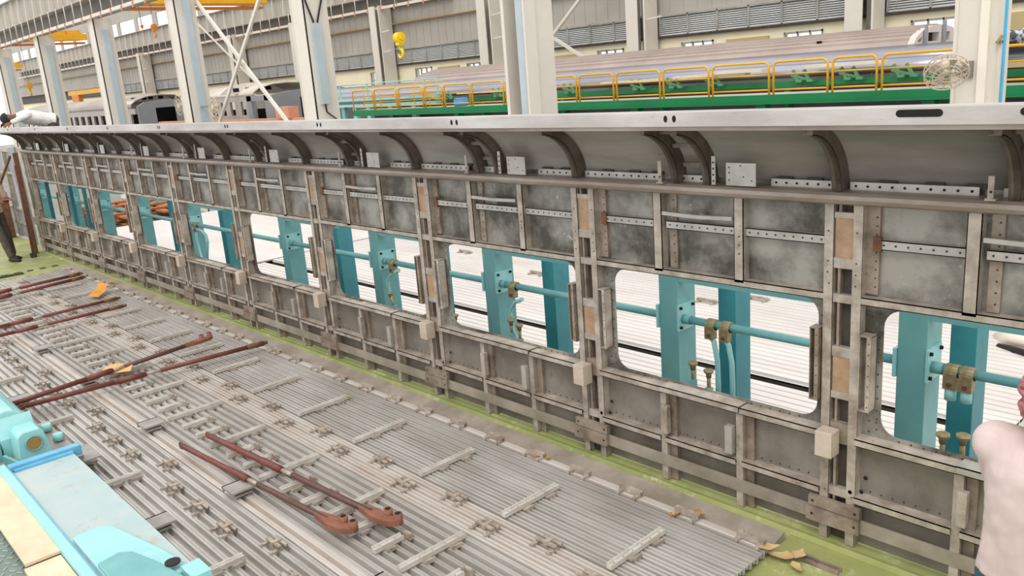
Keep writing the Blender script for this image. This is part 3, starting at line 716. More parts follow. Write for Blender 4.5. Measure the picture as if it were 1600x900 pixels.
tag(m.build('paper_sheet', mat('ochre_paper', (212,150,66), (200,138,56), 8, .8)), 'ochre crumpled cardboard lying near the edge plate at the far end', 'paper')
m = MB(); m.torus((-4.62, -2.62, .09), .035, .008, 'z', 20, 8, 0, (1, .8)); tag(m.build('tape_ring', [purpleM]), 'small purple and white ring beside the light blue bar', 'ring')

# ------------------------------------------------------------------ red tie rods
def tierod(p, q, label, head=1, zc=.115, r=.02):
    p = Vector((p[0], p[1], zc)); q = Vector((q[0], q[1], zc+.004)); L = (q-p).length; d = (q-p).normalized(); sd_ = Vector((-d.y, d.x, 0)); U = Vector((0,0,1))
    t = thing('tie_rod', label, 'tie rod', tuple((p+q)/2 - U*.03), 'red adjustable tie rods')
    m = MB(); m.tube([p+d*.03, p+d*L*.36], r*1.0, 12); m.build('outer_tube', redM, t)
    m = MB(); m.tube([p+d*L*.34, p+d*L*.36, p+d*L*.36, p+d*L*.46, p+d*L*.46, p+d*L*.47], [r*1.1, r*1.1, r*1.22, r*1.22, r*1.05, r*1.05], 12); m.build('turnbuckle', redM, t)
    m = MB(); m.tube([p+d*L*.47, p+d*L*.53], r*.7, 10); m.build('threaded_rod', clampM, t)
    m = MB(); m.tube([p+d*L*.53, q-d*.18], r*.95, 12); m.build('inner_tube', red2 if head else redM, t)
    m = MB(); m.torus(p-d*.0, .022, .010, 'y' if abs(d.x) > .5 else 'x', 12, 6); m.tube([p, p+d*.05], r*.7, 8); m.build('end_eye', rustM, t)
    if head:
        m = MB(); c = q
        pl = [(-.30, -.022), (-.30, .022), (-.14, .05), (-.10, .035), (-.075, .012), (-.045, .012), (-.02, .035), (.03, .05), (.06, .03), (.05, -.005), (-.01, -.045), (-.12, -.055), (-.2, -.04)]
        pts = [c + d*a + sd_*bb*.9 + U*(-.018) for a, bb in pl] + [c + d*a + sd_*bb*.9 + U*.018 for a, bb in pl]; n = len(pl)
        m.poly(pts, [tuple(range(n))[::-1], tuple(range(n, 2*n))] + [(i, (i+1) % n, n+(i+1) % n, n+i) for i in range(n)])
        for a in (-.06, .035):
            cc = c + d*a + sd_*.035 + U*.02
            m.tube([cc-U*.04, cc+U*.03], .028, 12); 
        o = m.build('hook_head', hookM, t)
        m = MB()
        for a in (-.06, .035):
            cc = c + d*a + sd_*.035 + U*.05
            m.tube([cc, cc+U*.002], .018, 12)
        m.build('socket', darkM, o)
    else:
        m = MB(); m.tube([q-d*.2, q-d*.02], r*1.15, 12); m.tube([q-d*.03, q+d*.02], r*.8, 10); m.build('end_sleeve', rustM, t)
    return t
tierod((-4.22,-1.84), (-1.98,-1.66), 'upper red tie rod of the pair in the foreground, with hooked head', 1, .128, .023)
tierod((-4.20,-2.06), (-2.12,-1.89), 'lower thinner red tie rod of the foreground pair, passing over a grey pad', 1, .13, .021)
tierod((-6.42,-2.75), (-6.80,-.72), 'red tie rod crossing the panel with its black-tipped hooked head raised', 1, .135, .024)
tierod((-6.30,-2.68), (-6.10,-.40), 'plain red tie rod crossing below the hooked one, ending at the edge plate', 0, .125, .024)
tierod((-9.75,-2.72), (-9.90,-.66), 'thin red tie rod lying across the panel, third pair, upper one', 0, .12, .022)
tierod((-9.30,-2.75), (-9.36,-.76), 'thin red tie rod lying across the panel, third pair, lower one', 0, .12, .022)
tierod((-12.0,-2.4), (-12.30,-.46), 'farthest red tie rod, near the end of the corrugated panel', 0, .12, .024)
tierod((-11.55,-2.5), (-11.95,-.52), 'second farthest red tie rod, near the end of the corrugated panel', 0, .12, .024)

# ================================================================== SIDE WALL PANEL
W = thing('coach_side_wall', 'long riveted steel coach side wall panel with window openings', 'side wall panel', (-7.6, 0, 0))
YS = .06
XL, XR = -16.25, 2.05
P = 1.8
frames = [-P*i for i in range(10)]        # 0 .. -16.2
bays = [f for f in frames if f > -16.3]
# skin sheet with window holes
m = MB()
def ringplate(m, x0, x1, z0, z1, hx0, hx1, hz0, hz1, r, y0, y1, mi=0, n=6):
    inn = []; out = []
    cs = [(hx1-r, hz1-r, 0), (hx0+r, hz1-r, 1), (hx0+r, hz0+r, 2), (hx1-r, hz0+r, 3)]
    cor = [(x1, z1), (x0, z1), (x0, z0), (x1, z0)]
    for (cx, cz, q) in cs:
        for i in range(n+1):
            tt = i/n; a = PI/2*(q+tt); inn.append((cx+r*math.cos(a), cz+r*math.sin(a)))
            px = [(x1, cz), (cx, z1), (x0, cz), (cx, z0)]
            A = px[q] if q in (0, 2) else px[q]; B = px[(q+1) % 4] if q != 3 else (x1, cz)
            if q == 0: A, B = (x1, cz), (cx, z1)
            if q == 1: A, B = (cx, z1), (x0, cz)
            if q == 2: A, B = (x0, cz), (cx, z0)
            if q == 3: A, B = (cx, z0), (x1, cz)
            c = cor[q]
            if tt <= .5: k = tt*2; out.append((A[0]+(c[0]-A[0])*k, A[1]+(c[1]-A[1])*k))
            else: k = tt*2-1; out.append((c[0]+(B[0]-c[0])*k, c[1]+(B[1]-c[1])*k))
    N = len(inn)
    pts = [(a, y0, c) for a, c in inn] + [(a, y0, c) for a, c in out] + [(a, y1, c) for a, c in inn] + [(a, y1, c) for a, c in out]
    fs = []
    for i in range(N):
        j = (i+1) % N
        fs += [(i, j, N+j, N+i), (2*N+i, 3*N+i, 3*N+j, 2*N+j), (i, 2*N+i, 2*N+j, j)]
    m.poly(pts, fs, mi)
bx = [-16.2] + [-P*i for i in range(8, -1, -1)] + [1.8]
for f in [-P*i for i in range(9, -1, -1)]:
    ringplate(m, f, f+P, .60, 1.46, f+.20, f+P-.155, .69, 1.385, .095, YS, YS+.004)
m.box(XL, XR, YS, YS+.004, 1.46, 2.02)
m.build('upper_skin', skinM, W)
m = MB(); m.box(XL, XR, YS, YS+.004, .004, .60); m.build('lower_skin', skinL, W)
# rim around each window (rivet dots)
for f in [-P*i for i in range(9, -1, -1)]:
    m = MB(); dots = []
    hx0, hx1, hz0, hz1 = f+.20, f+P-.155, .69, 1.385
    step = .062 if f > -6 else .1
    def dd(x, z): dots.append((x, YS, z))
    x = hx0+.1
    while x < hx1-.08: dd(x, hz1+.018); dd(x, hz0-.018); x += step
    z = hz0+.06
    while z < hz1-.05: dd(hx0-.022, z); dd(hx1+.02, z); z += step*1.1
    if f > -5:
        for z in (hz0+.0, hz0+.06, hz1-.05, hz1+.01):
            dd(hx0-.06, z); dd(hx0-.02, z+.02); dd(hx1+.05, z)
    m.dots(dots, .0055, 'y', .002, 5, 0); m.build('window_rivets', darkS, W)
# cove sheet and top rail
cov = []
for k in range(15):
    a = math.radians(88)*k/14; cov.append((.065-.42*(1-math.cos(a)), 1.99+.37*math.sin(a)))
m = MB(); m.strip(cov, XL, XR, -.004, 0, 1, True); m.build('cove_sheet', coveM, W)
m = MB()
m.box(XL, XR, -.425, -.36, 2.355, 2.43); m.box(XL, XR, -.425, -.30, 2.425, 2.432)
m.build('top_rail', railM, W, .004)
m = MB(); m.box(XL, XR, -.41, -.33, 2.335, 2.355); m.build('top_rail_lip', beltM, W)
for f in frames:
    for dx in (1.02, 1.075):
        m = MB(); x = f+dx
        pts = [(x+.013*math.cos(a*PI/8)*.9, -.4265, 2.398+.018*math.sin(a*PI/8)) for a in range(16)]
        m.poly(pts+[(p[0], p[1]+.002, p[2]) for p in pts], [tuple(range(16)), tuple(range(16, 32))[::-1]]+[(i, 16+i, 16+(i+1) % 16, (i+1) % 16) for i in range(16)]); 
        if f < 0: m.build('rail_hole', darkM, W)
for xc, wd_ in ((.515, .19), (.97, .16)):
    m = MB(); pts = []
    for a in range(16):
        q = 2*PI*(a+.5)/16; pts.append((xc+(wd_/2-.018)*(1 if math.cos(q) > 0 else -1)+.018*math.cos(q), -.4265, 2.405+.016*math.sin(q)))
    m.poly(pts+[(p[0], p[1]+.002, p[2]) for p in pts], [tuple(range(16)), tuple(range(16, 32))[::-1]]+[(i, 16+i, 16+(i+1) % 16, (i+1) % 16) for i in range(16)]); m.build('rail_slot', darkM, W)
# belt rail
m = MB(); pr = [(.058, 1.925), (-.03, 1.925), (-.05, 1.935), (-.06, 1.955), (-.056, 1.975), (-.04, 1.988), (-.02, 1.992), (.058, 1.998)]
m.prism(pr, 'x', XL-.1, XR); m.build('belt_rail', beltM, W)
# perforated strip on the cove foot
for f in frames:
    for a, c in ((.02, .62), (.72 if f else .72, .96), (1.38, 1.74)):
        if f+c > XR: continue
        m = MB(); m.box(f+a, f+c, .02, .03, 1.995, 2.035)
        n = int((c-a)/.055); m.dots([(f+a+(k+.5)*(c-a)/n, .02, 2.015) for k in range(n)], .007, 'y', .002, 6)
        m.build('perforated_strip', [shinyM, darkM], W)
    m = MB(); 
    for q in (.2, .42, .6, 1.45, 1.62): m.box(f+q-.04, f+q+.045, .035, .05, 2.03, 2.045)
    m.build('weld_stain', rustM if False else darkS, W)
# ribs
def rib(x, wdt=.055, dep=.095, nm='roof_rib'):
    m = MB(); R1, R2 = .42, .37
    outer = []; inner = []
    for k in range(13):
        a = math.radians(86)*k/12
        outer.append((.06-.42*(1-math.cos(a)), 1.992+.365*math.sin(a)))
        inner.append((.06-dep-(.42-dep)*(1-math.cos(a))*1.0, 1.992+(.365-dep*.55)*math.sin(a)))
    n = 13; prof = outer+inner[::-1]
    m.prism(prof, 'x', x-wdt*.1, x+wdt/2)           # web
    fl = inner; N = []
    m2 = [(a, c) for a, c in inner]
    m.strip(m2, x-wdt/2, x+wdt/2, -.004, 0, 1, True)          # flange
    m.build(nm, ribM, W)
def ladder(x0, x1):
    for q, (y, z) in enumerate(((-.005, 2.10), (-.10, 2.22), (-.22, 2.31))):
        m = MB(); m.box(x0, x1, y, y+.02, z-.012, z+.012); m.build('rib_tie', ribM, W)
for f in frames:
    rib(f-.025, .05)
    rib(f+.78, .05); rib(f+1.0, .045); ladder(f+.82, f+1.0)
# vertical posts at frames
for i, f in enumerate(frames):
    for a, c in ((-.10, -.052), (.053, .102)):
        m = MB(); m.box(f+a, f+c, -.002, .004, .0, 1.925); 
        s_ = 1 if a < 0 else -1
        xe = f+c if a < 0 else f+a
        m.box(xe-.004 if a < 0 else xe, xe if a < 0 else xe+.004, .0, YS, 0, 1.925)
        xo = f+a if a < 0 else f+c
        m.box(xo if a < 0 else xo-.004, xo+.004 if a < 0 else xo, .0, YS, 0.0, 1.925)
        if i < 5: m.dots([(f+(a+c)/2+random.uniform(-.008,.008), -.002, z) for z in (.22,.30,1.50,1.56,1.62,1.78)], .005, 'y', .001, 6)
        m.build('frame_post', [frameM, darkS], W)
    m = MB(); m.box(f-.03, f-.016, .012, YS, .2, 1.925); m.build('centre_flange', frame2, W)
    m = MB(); m.box(f-.052, f+.053, .045, YS-.001, .0, 1.925); m.build('recess_plate', darkS, W)  # dark plate paints the shade of the slot between the posts
    for z0, z1 in ((.90, 1.10), (1.62, 1.85)):
        m = MB(); m.box(f-.045, f+.048, .008, .03, z0, z1); m.build('tan_plate', tanM, W)
    for z0, z1 in ((.86, .90), (1.10, 1.155), (1.585, 1.64), (1.40, 1.445), (.60, .72), (.28, .33), (1.85, 1.88)):
        m = MB(); m.box(f-.05, f+.051, .004, .04, z0, z1); m.build('spacer_block', frameM if z0 != .60 else frame2, W)
    # flange with dots right of the frame, above the window
    if f < 1.9:
        m = MB(); m.box(f+.102, f+.17, .04, .06, 1.46, 1.925)
        if i < 4: m.dots([(f+.155, .04, 1.5+k*.045) for k in range(9)], .005, 'y', .002, 5)
        m.build('side_flange', [frame2, darkS], W)
    # white box at the left post
    m = MB(); m.box(f-.085, f+.01, -.10, -.005, .545, .69); o = m.build('box_bracket', mat('tan_box_steel', (206,192,176), (184,166,148), 8, .5, .1), W, .003)
    m = MB(); m.box(f-.078, f-.0, -.1015, -.1, .555, .68); 
    m2 = MB(); m2.box(f-.0865, f-.085, -.09, -.015, .555, .68); m2.build('box_opening', darkM, o)
    # C channels flanking the window
    def chan(xa, xb, mm, tall=1):
        m = MB(); z0, z1 = .83, 1.245
        m.box(xa, xb, .045, .052, z0, z1); m.box(xa, xa+.005, -.02, .05, z0, z1); m.box(xb-.005 if tall else xb-.005, xb, -.02, .05, z0, z1)
        m.box(xb-.022, xb, -.024, -.018, z0, z1); m.box(xa, xb, -.02, .05, z1-.004, z1+.002); m.box(xa, xb, -.02, .05, z0-.002, z0+.004)
        m.dots([((xa+xb)/2-.004, .045, z0+.05+k*.058) for k in range(7)], .006, 'y', .001, 6)
        if i < 4: m.dots([(xb-.011, -.024, z0+.03+k*.058) for k in range(7)], .004, 'y', .001, 6)
        m.build('window_channel', [mm, darkS], W)
    chan(f+.108, f+.172, frameM)
    chan(f-.165, f-.112, frame2)
    # lap plates on the foot
    for q, (z0, z1) in enumerate(((.195, .255), (.105, .19))):
        m = MB(); m.box(f-.15-(.01*q), f+.145, -.035-.008*q, -.005, z0, z1)
        if i < 5: m.dots([(f-.125, -.035-.008*q, (z0+z1)/2), (f+.12, -.035-.008*q, (z0+z1)/2)], .008, 'y', .001, 8)
        m.build('lap_plate', [frame2, darkM], W)
    if i < 7:
        m = MB(); m.dots([(f+.075, .0, .33), (f+.12, .04, .33), (f+.14,.04,.42)], .012, 'y', .002, 8, 0); m.build('bolt_hole', darkM, W)
# horizontal members and bay fittings
for i, f in enumerate([-P*i for i in range(9, -1, -1)]):
    near = f > -6
    e = f+P if f < 0 else XR
    def hbar(a, c, z0, z1, y0, y1, nm, mm, lip=None, holes=0):
        m = MB(); m.box(f+a, f+c, y0, y0+.006, z0, z1); m.box(f+a, f+c, y0, y1, z1-.005, z1)
        if lip: m.box(f+a, f+c, y0, y1, z0, z0+.004)
        if holes:
            n = max(2, int((c-a)/.052)); m.dots([(f+a+(k+.5)*(c-a)/n, y0, (z0+z1)/2) for k in range(n)], .006, 'y', .0015, 6)
        return m.build(nm, [mm, darkS], W)
    full = 1.8-.1
    hbar(.102, full, 1.405, 1.445, .0, YS, 'window_head_rail', frameM, 1)
    hbar(.102, .62, .625, .665, -.03, YS, 'window_sill_rail', frameM, 1)
    hbar(.62, 1.2, .635, .675, -.045, YS, 'window_sill_rail', shinyM if f==0 else frameM, 1)
    hbar(1.2, full, .625, .665, -.03, YS, 'window_sill_rail', frameM, 1)
    hbar(.102, .60, .275, .315, -.02, YS, 'lower_rail', frameM, 1)
    hbar(.645, 1.165, .275, .315, -.02, YS, 'lower_rail', frameM, 1)
    hbar(1.21, full, .275, .315, -.02, YS, 'lower_rail', frameM, 1)
    m = MB(); dts = []
    x = f+.16
    while x < f+full-.05:
        dts.append((x, YS-.0, .335)); x += .06 if near else .12
    m.dots(dts, .006, 'y', .002, 5, 0); m.build('rail_rivets', darkS, W)
    m = MB(); m.box(f+.09, min(f+P-.09, XR), -.014, -.004, .105, .185); m.build('foot_strip', kerbM, W)
    hbar(.17, .585, 1.70, 1.75, .02, YS, 'stringer', shinyM, 1, 1)
    hbar(.67, 1.155, 1.70, 1.75, .02, YS, 'stringer', shinyM, 1, 1)
    hbar(1.22, full, 1.70, 1.75, .02, YS, 'stringer', shinyM, 1, 1)
    m = MB(); pts = [(f+.66, .0, 1.80), (f+.90, .0, 1.793), (f+1.15, .0, 1.80)]
    m.bar(pts[0], pts[1], .02, .022); m.bar(pts[1], pts[2], .02, .022)
    m.build('bowed_strip', shinyM, W)
    m = MB(); m.box(f+.15, f+.19, .01, .03, 1.69, 1.765); m.build('rusty_clip', rustM, W)
    # upright stiffeners above the window
    m = MB(); m.box(f+.585, f+.648, .0, .006, 1.43, 1.925); m.box(f+.585, f+.589, .0, YS, 1.43, 1.925); m.box(f+.644, f+.648, 0, YS, 1.43, 1.925); m.build('upper_stiffener', [frameM, darkS], W)
    m = MB(); m.box(f+.675, f+.73, .046, YS, 1.45, 1.925)
    m.dots([(f+.71, .046, 1.49+k*.055) for k in range(8)], .005 if near else .008, 'y', .002, 6); m.build('stiffener_flange', [frame2, darkS], W)
    m = MB(); m.box(f+1.157, f+1.217, .0, .006, 1.43, 1.925); m.box(f+1.157, f+1.161, .0, YS, 1.43, 1.925); m.box(f+1.213, f+1.217, 0, YS, 1.43, 1.925)
    m.dots([(f+1.19, .0, 1.60+k*.05) for k in range(3)], .006, 'y', .001, 6); m.build('upper_stiffener', [frameM, darkS], W)
    # lower stiffeners
    for q, xs_ in enumerate((.6, 1.165)):
        m = MB(); m.box(f+xs_, f+xs_+.045, -.006, .0, .0, .625); m.box(f+xs_, f+xs_+.004, 0, YS, 0, .625); m.box(f+xs_+.041, f+xs_+.045, 0, YS, 0, .625)
        m.build('lower_stiffener', frameM, W)
        m = MB(); m.box(f+xs_+.048, f+xs_+.1, .03, YS, .0, .62); m.build('stiffener_flange', frame2, W)
        m = MB(); zc = .45
        if q == 0: m.box(f+xs_+.03, f+xs_+.075, -.04, .0, zc-.10, zc+.09)
        else: m.box(f+xs_-.06, f+xs_-.01, -.04, .0, zc-.10, zc+.08)
        m.build('stub_channel', shinyM if q else frameM, W, .002)
    # cleat, brackets on the belt rail
    if f < 0:
        m = MB(); m.box(f+1.15, f+1.335, -.062, -.056, 2.0, 2.125)
        m.dots([(f+1.17, -.062, 2.03), (f+1.17, -.062, 2.07), (f+1.17,-.062,2.1), (f+1.24, -.062, 2.11), (f+1.31, -.062, 2.03), (f+1.26,-.062,2.05)], .005, 'y', .001, 6)
        m.build('rectangular_plate', [shinyM, darkS], W)
        m = MB(); m.box(f+1.055, f+1.08, -.062, -.056, 2.0, 2.16); m.dots([(f+1.067, -.062, 2.02+k*.035) for k in range(4)], .006, 'y', .001, 6); m.build('strap_bracket', [shinyM, darkM], W)
    m = MB(); m.box(f+.68, f+.705, -.062, -.056, 1.995, 2.125 if f < 0 else 2.10); m.dots([(f+.693, -.062, 2.03)], .006, 'y', .001, 6); m.box(f+.67, f+.715, -.065, -.03, 1.99, 2.0); m.build('strap_bracket', [frameM, darkM], W)
# left end of the wall: rusty prop and end plates
t = thing('end_frame', 'grey steel end frame at the far left end of the wall panel', 'frame', (-16.8, .2, 0))
m = MB(); m.bar((-17.6, .1, 2.0), (-17.5, .1, -.02), .5, .06, 0, (0,1,0)); m.build('door_post_sheet', coachG, t)
m = MB(); m.box(-18.6, -16.3, .1, .2, 1.9, 2.0); m.build('head_member', frameM, t)
m = MB(); m.box(-16.8, -16.6, .02, .1, -.01, 1.92); m.build('flange', frameM, t)
t = thing('rusty_prop', 'reddish brown prop with clamp foot leaning on the end of the wall', 'prop', (-16.2, -.2, 0))
m = MB(); m.bar((-16.45, -.12, 1.93), (-16.15, -.2, -.0), .08, .08); m.build('prop_beam', rustM, t)
m = MB(); m.tube([(-16.3, -.2, 1.7), (-15.7, -.35, .05)], .018, 8); m.build('thin_rod', redM, t)
m = MB(); m.box(-15.75, -15.65, -.4, -.3, -.005, .08); m.tube([(-15.7, -.35, .0), (-15.7, -.35, .2)], .02, 8); m.build('clamp_foot', darkS, t)
m = MB(); m.bar((-19.2, -.05, 1.0), (-17.0, -.1, 1.85), .04, .04); m.box(-19.4, -19.0, -.2, .1, -.005, 1.0); m.build('diagonal_prop', rustM); 
tag(bpy.data.objects['diagonal_prop'], 'thin rusty diagonal strut beside the standing worker at far left', 'strut')
# next wall section beyond the end frame
t = thing('coach_side_wall', 'short grey end section of side wall beyond the rusty prop', 'side wall panel', (-20, .1, 0))
m = MB(); m.box(-21.5, -18.2, .25, .27, 0, .62); m.box(-21.5, -18.2, .25, .27, 1.4, 1.9); 
for x in (-21.5, -20.3, -19.2, -18.3): m.box(x, x+.25, .25, .27, .6, 1.4)
m.build('skin_sheet', coachG, t)
m = MB()
for x in (-21.4, -20.2, -19.1, -18.3): m.box(x, x+.08, .18, .25, 0, 1.95)
for z in (.3, .62, 1.4, 1.9): m.box(-21.5, -18.2, .2, .25, z, z+.05)
m.build('frame_grid', frameM, t)

# ================================================================== TURQUOISE JIG BEHIND THE WALL
JX = [-.01, -1.77, -3.78, -5.66, -7.72, -10.82, -12.98, -15.04, -17.04, -19.26]
jl = ['behind the rightmost window opening', 'behind the second window from the right', 'behind the third window from the right', 'behind the fourth window from the right', 'behind the fifth window from the right', 'behind the sixth window from the right', 'behind the seventh window from the right', 'behind the eighth window from the right', 'behind the ninth window from the right', 'behind the farthest window opening']
ZP = .84
for i, x in enumerate(JX):
    t = thing('jig_stand', 'turquoise portal jig stand with bolted pipe plate, %s' % jl[i], 'jig stand', (x+.1, 1.1, -.95), 'turquoise jig stands behind the wall')
    m = MB(); m.box(x, x+.17, .75, .97, -.95, 1.32); m.build('front_column', blueM, t, .006)
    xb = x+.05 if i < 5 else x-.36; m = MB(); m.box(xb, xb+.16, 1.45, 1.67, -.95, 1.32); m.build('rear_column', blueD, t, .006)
    m = MB(); m.bar((x+.085, .97, 1.245), (xb+.08, 1.45, 1.245), .12, .15); m.prism([(.97, 1.17), (1.12, 1.17), (.97, 1.05)], 'x', x+.03, x+.14); m.prism([(1.45, 1.17), (1.3, 1.17), (1.45, 1.05)], 'x', x+.03, x+.14); m.build('top_beam', blueM, t)
    m = MB(); m.box(x+.17, x+.185, .735, .935, ZP-.085, ZP+.115); o = m.build('flange_plate', blueP, t); m = MB(); m.box(x+.16, x+1.35, .76, .84, 1.13, 1.3); m.build('header_arm', blueM, t)
    for yy in (.76, .91):
        for zz in (ZP-.06, ZP+.09):
            m = MB(); m.tube([(x+.185, yy, zz), (x+.20, yy, zz)], .012, 6); m.build('bolt', darkM, o)
    m = MB(); m.box(x-.02, x, .735, .86, ZP-.085, ZP+.095); m.build('flange_plate', blueP, t)
    m = MB(); m.box(x-.4, x+.3, .7, 1.68, -.95, -.9); m.build('base_plate', blueM, t)
    m = MB(); m.tube([(x+.185, .80, ZP+.0), (x+.25, .80, ZP+.0)], .036, 12); m.build('pipe_socket', blueM, t)
m = MB()
for i in range(len(JX)):
    x = JX[i]; 
    a = (x+.17) ; c = (JX[i-1]-.02) if i > 0 else 1.9
    m = MB(); m.tube([(a+.02, .80, ZP), (c, .80, ZP)], .029, 12)
    tag(m.build('jig_pipe', blueM), 'turquoise horizontal pipe running right from the jig stand %s' % jl[i], 'pipe', 'turquoise pipes between the jig stands')
def pclamp(x, label, arm=None, side=1):
    t = thing('pipe_clamp', label, 'clamp', (x, .8, ZP), 'brass-coloured pipe clamps')
    m = MB(); m.tube([(x-.036, .80, ZP), (x+.036, .80, ZP)], .042, 14); m.box(x-.036, x+.036, .745, .80, ZP-.10, ZP); m.build('clamp_body', zincM, t, .003)
    m = MB(); m.tube([(x, .735, ZP-.07), (x, .75, ZP-.07)], .014, 8); m.build('clamp_bolt', rustM, t)
    if arm:
        m = MB(); m.tube([(x+a_, .77+b_, ZP+c_) for a_, b_, c_ in arm], .02, 10); m.build('arm', blueP, t)
    else:
        m = MB(); m.tube([(x, .78, ZP-.10), (x, .78, ZP-.17)], .032, 12); m.build('arm', blueP, t)
pclamp(.29, 'left brass clamp on the pipe in the rightmost window')
pclamp(.375, 'right brass clamp of the pair on the pipe in the rightmost window')
pclamp(-1.335, 'left clamp of the pair with long arms in the second window', [(0,0,-.08),(.03,0,-.12),(.055,0,-.25),(.06,0,-.42),(.06,0,-.6)])
pclamp(-1.215, 'right clamp of the pair with long arms in the second window', [(0,0,-.08),(.03,0,-.12),(.055,0,-.25),(.06,0,-.42),(.06,0,-.6)])
pclamp(-3.42, 'brass clamp with bent arm in the third window', [(.12,0,-.10),(.02,0,-.14),(-.06,0,-.25),(-.04,0,-.4),(.06,0,-.6)])
pclamp(-5.30, 'small clamp with bent arm in the fourth window', [(.12,0,-.06),(-.02,0,-.12),(-.12,0,-.2),(-.1,0,-.35),(-.02,0,-.6)])
pclamp(-10.45, 'clamp carrying the looped turquoise handle', [(0,0,-.06),(.22,0,-.07),(.34,0,-.12),(.36,0,-.22),(.22,0,-.52),(.12,0,-.57),(.02,0,-.52),(-.05,0,-.2),(0,0,-.08)])
def screwjack(x, y, z, label, tilt=0.0):
    t = thing('clamp_screw', label, 'clamp screw', (x, y, z-.12), 'clamp screws standing behind the window sills')
    m = MB(); m.tube([(x, y, z-.2), (x+tilt, y, z)], .014, 8); m.build('spindle', zincM, t)
    m = MB(); m.tube([(x+tilt, y, z-.045), (x+tilt, y, z-.02), (x+tilt, y, z-.005), (x+tilt, y, z+.01)], [.018, .02, .034, .036], 12); m.build('screw_head', zincM, t)
    m = MB(); m.box(x-.02, x+.02, y-.02, y+.02, -.95, z-.12); m.build('support_post', blueM, t)
screwjack(.43, .3, .66, 'left clamp screw behind the sill of the rightmost window')
screwjack(.53, .3, .68, 'right clamp screw behind the sill of the rightmost window')
screwjack(-1.30, .5, .64, 'left clamp screw behind the second window sill')
screwjack(-1.17, .5, .61, 'right clamp screw behind the second window sill')
screwjack(-3.95, .5, .55, 'lone clamp screw left in the third window')
screwjack(-3.17, .5, .64, 'left clamp screw of the pair in the third window')
screwjack(-3.07, .5, .61, 'right clamp screw of the pair in the third window')
screwjack(-4.92, .5, .62, 'tilted clamp screw in the fourth window', -.06)

# ================================================================== PANELS BEYOND THE WALL
def outer(nm, x0, x1, y0, y1, z, label, mm=whiteP):
    t = thing('corrugated_panel', label, 'floor panel', ((x0+x1)/2, (y0+y1)/2, z))
    m = MB(); pr = corr(y0, y1, z, .035, .115); m.strip(pr, x0, x1, -.004); m.build('corrugated_sheet', mm, t)
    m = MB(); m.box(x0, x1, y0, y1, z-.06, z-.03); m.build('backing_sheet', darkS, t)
    return t
def corr(y0, y1, zb=.028, h=.02, pitch=.067):
    pr = []; y = y0; k = pitch/.067
    while y < y1-1e-6:
        for d, z in ((0, 0), (.009, 0), (.012, h), (.064, h)):
            pr.append((y+d*k, zb+z))
        y += pitch
    return pr
pa_ = outer('a', -13.1, .45, 1.76, 3.02, -.55, 'white corrugated panel lying nearest behind the wall')
pt_ = outer('b', -13.1, -.05, 3.18, 6.5, -.53, 'wide white corrugated panel lying beyond the black gap')
for tt, y0, y1, xe in ((pa_, 1.76, 3.02, .4), (pt_, 3.18, 6.5, -.06)):
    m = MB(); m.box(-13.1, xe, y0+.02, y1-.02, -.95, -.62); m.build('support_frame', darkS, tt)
for k, (x, y) in enumerate([(-4.3, 5.05), (-3.8, 5.5), (-7.5, 5.0), (-9.94, 5.5), (-11.3, 6.0)]):
    m = MB(); m.box(x-.15, x+.15, y-.02, y+.02, -.47, -.44); m.box(x-.14, x-.10, y-.08, y+.08, -.5, -.47); m.box(x+.10, x+.14, y-.08, y+.08, -.5, -.47); m.build('panel_bracket', clampM, pt_)
t = thing('cream_sheet', 'smooth cream sheet lying beyond the wall toward the far end', 'sheet', (-16, 4, -.95))
m = MB(); m.box(-21.5, -13.2, 1.76, 6.5, -.53, -.5); m.build('sheet_plate', whiteP, t)
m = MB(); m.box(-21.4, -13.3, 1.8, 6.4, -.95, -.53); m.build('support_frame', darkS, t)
t = thing('cream_roof_panel', 'smooth cream panel with rolled dark-rimmed lip behind the rightmost window', 'roof panel', (2, 3.5, -.95))
m = MB(); m.strip([(y, -.60+.14*math.sin(PI*min(1, (y-1.7)/1.4)/2)) for y in (3.06, 3.3, 3.6, 4.2, 5.0)], .0, 5.5, .02, 0, 1, True)
m.build('curved_sheet', creamP, t)
m = MB(); m.box(.02, 5.4, 3.1, 5.2, -.95, -.66); m.build('support_frame', creamP, t)
m = MB(); m.box(.5, 5.5, 1.76, 3.04, -.56, -.5); m.build('lower_sheet', creamP, t)
m = MB(); m.tube([(-.9, 5.6, -.52), (-.7, 5.35, -.42), (-.4, 5.2, -.38), (5.5, 5.2, -.38)], .07, 10); m.build('rolled_edge', creamP, t)
m = MB(); m.tube([(-.8, 5.28, -.5), (-.5, 5.1, -.46), (5.5, 5.1, -.46)], .035, 8); m.build('edge_lip', rubM, t)
# timber heap
m = MB(); m.box(-26.5, -21.7, 3.2, 5.6, -.95, -.6); tag(m.build('pallet_base', darkS), 'dark base under the scrap timber heap', 'pallet')
rt = random.Random(5)
for k in range(24):
    lay = k//4; q = k % 4
    if lay % 2 == 0: a_, c_ = (-26.2+rt.uniform(-.1,.3), 3.5+q*.5), (-22.2+rt.uniform(-.5,.3), 3.5+q*.5+rt.uniform(-.08,.08))
    else: a_, c_ = (-25.8+q*1.0, 3.3), (-25.8+q*1.0+rt.uniform(-.15,.15), 5.4)
    z = -.575+lay*.052
    m = MB(); m.bar((a_[0], a_[1], z), (c_[0], c_[1], z), .24, .05)
    tag(m.build('timber_board', woodM), 'scrap timber board in the orange-brown heap seen through a far window', 'board', 'scrap timber heap')

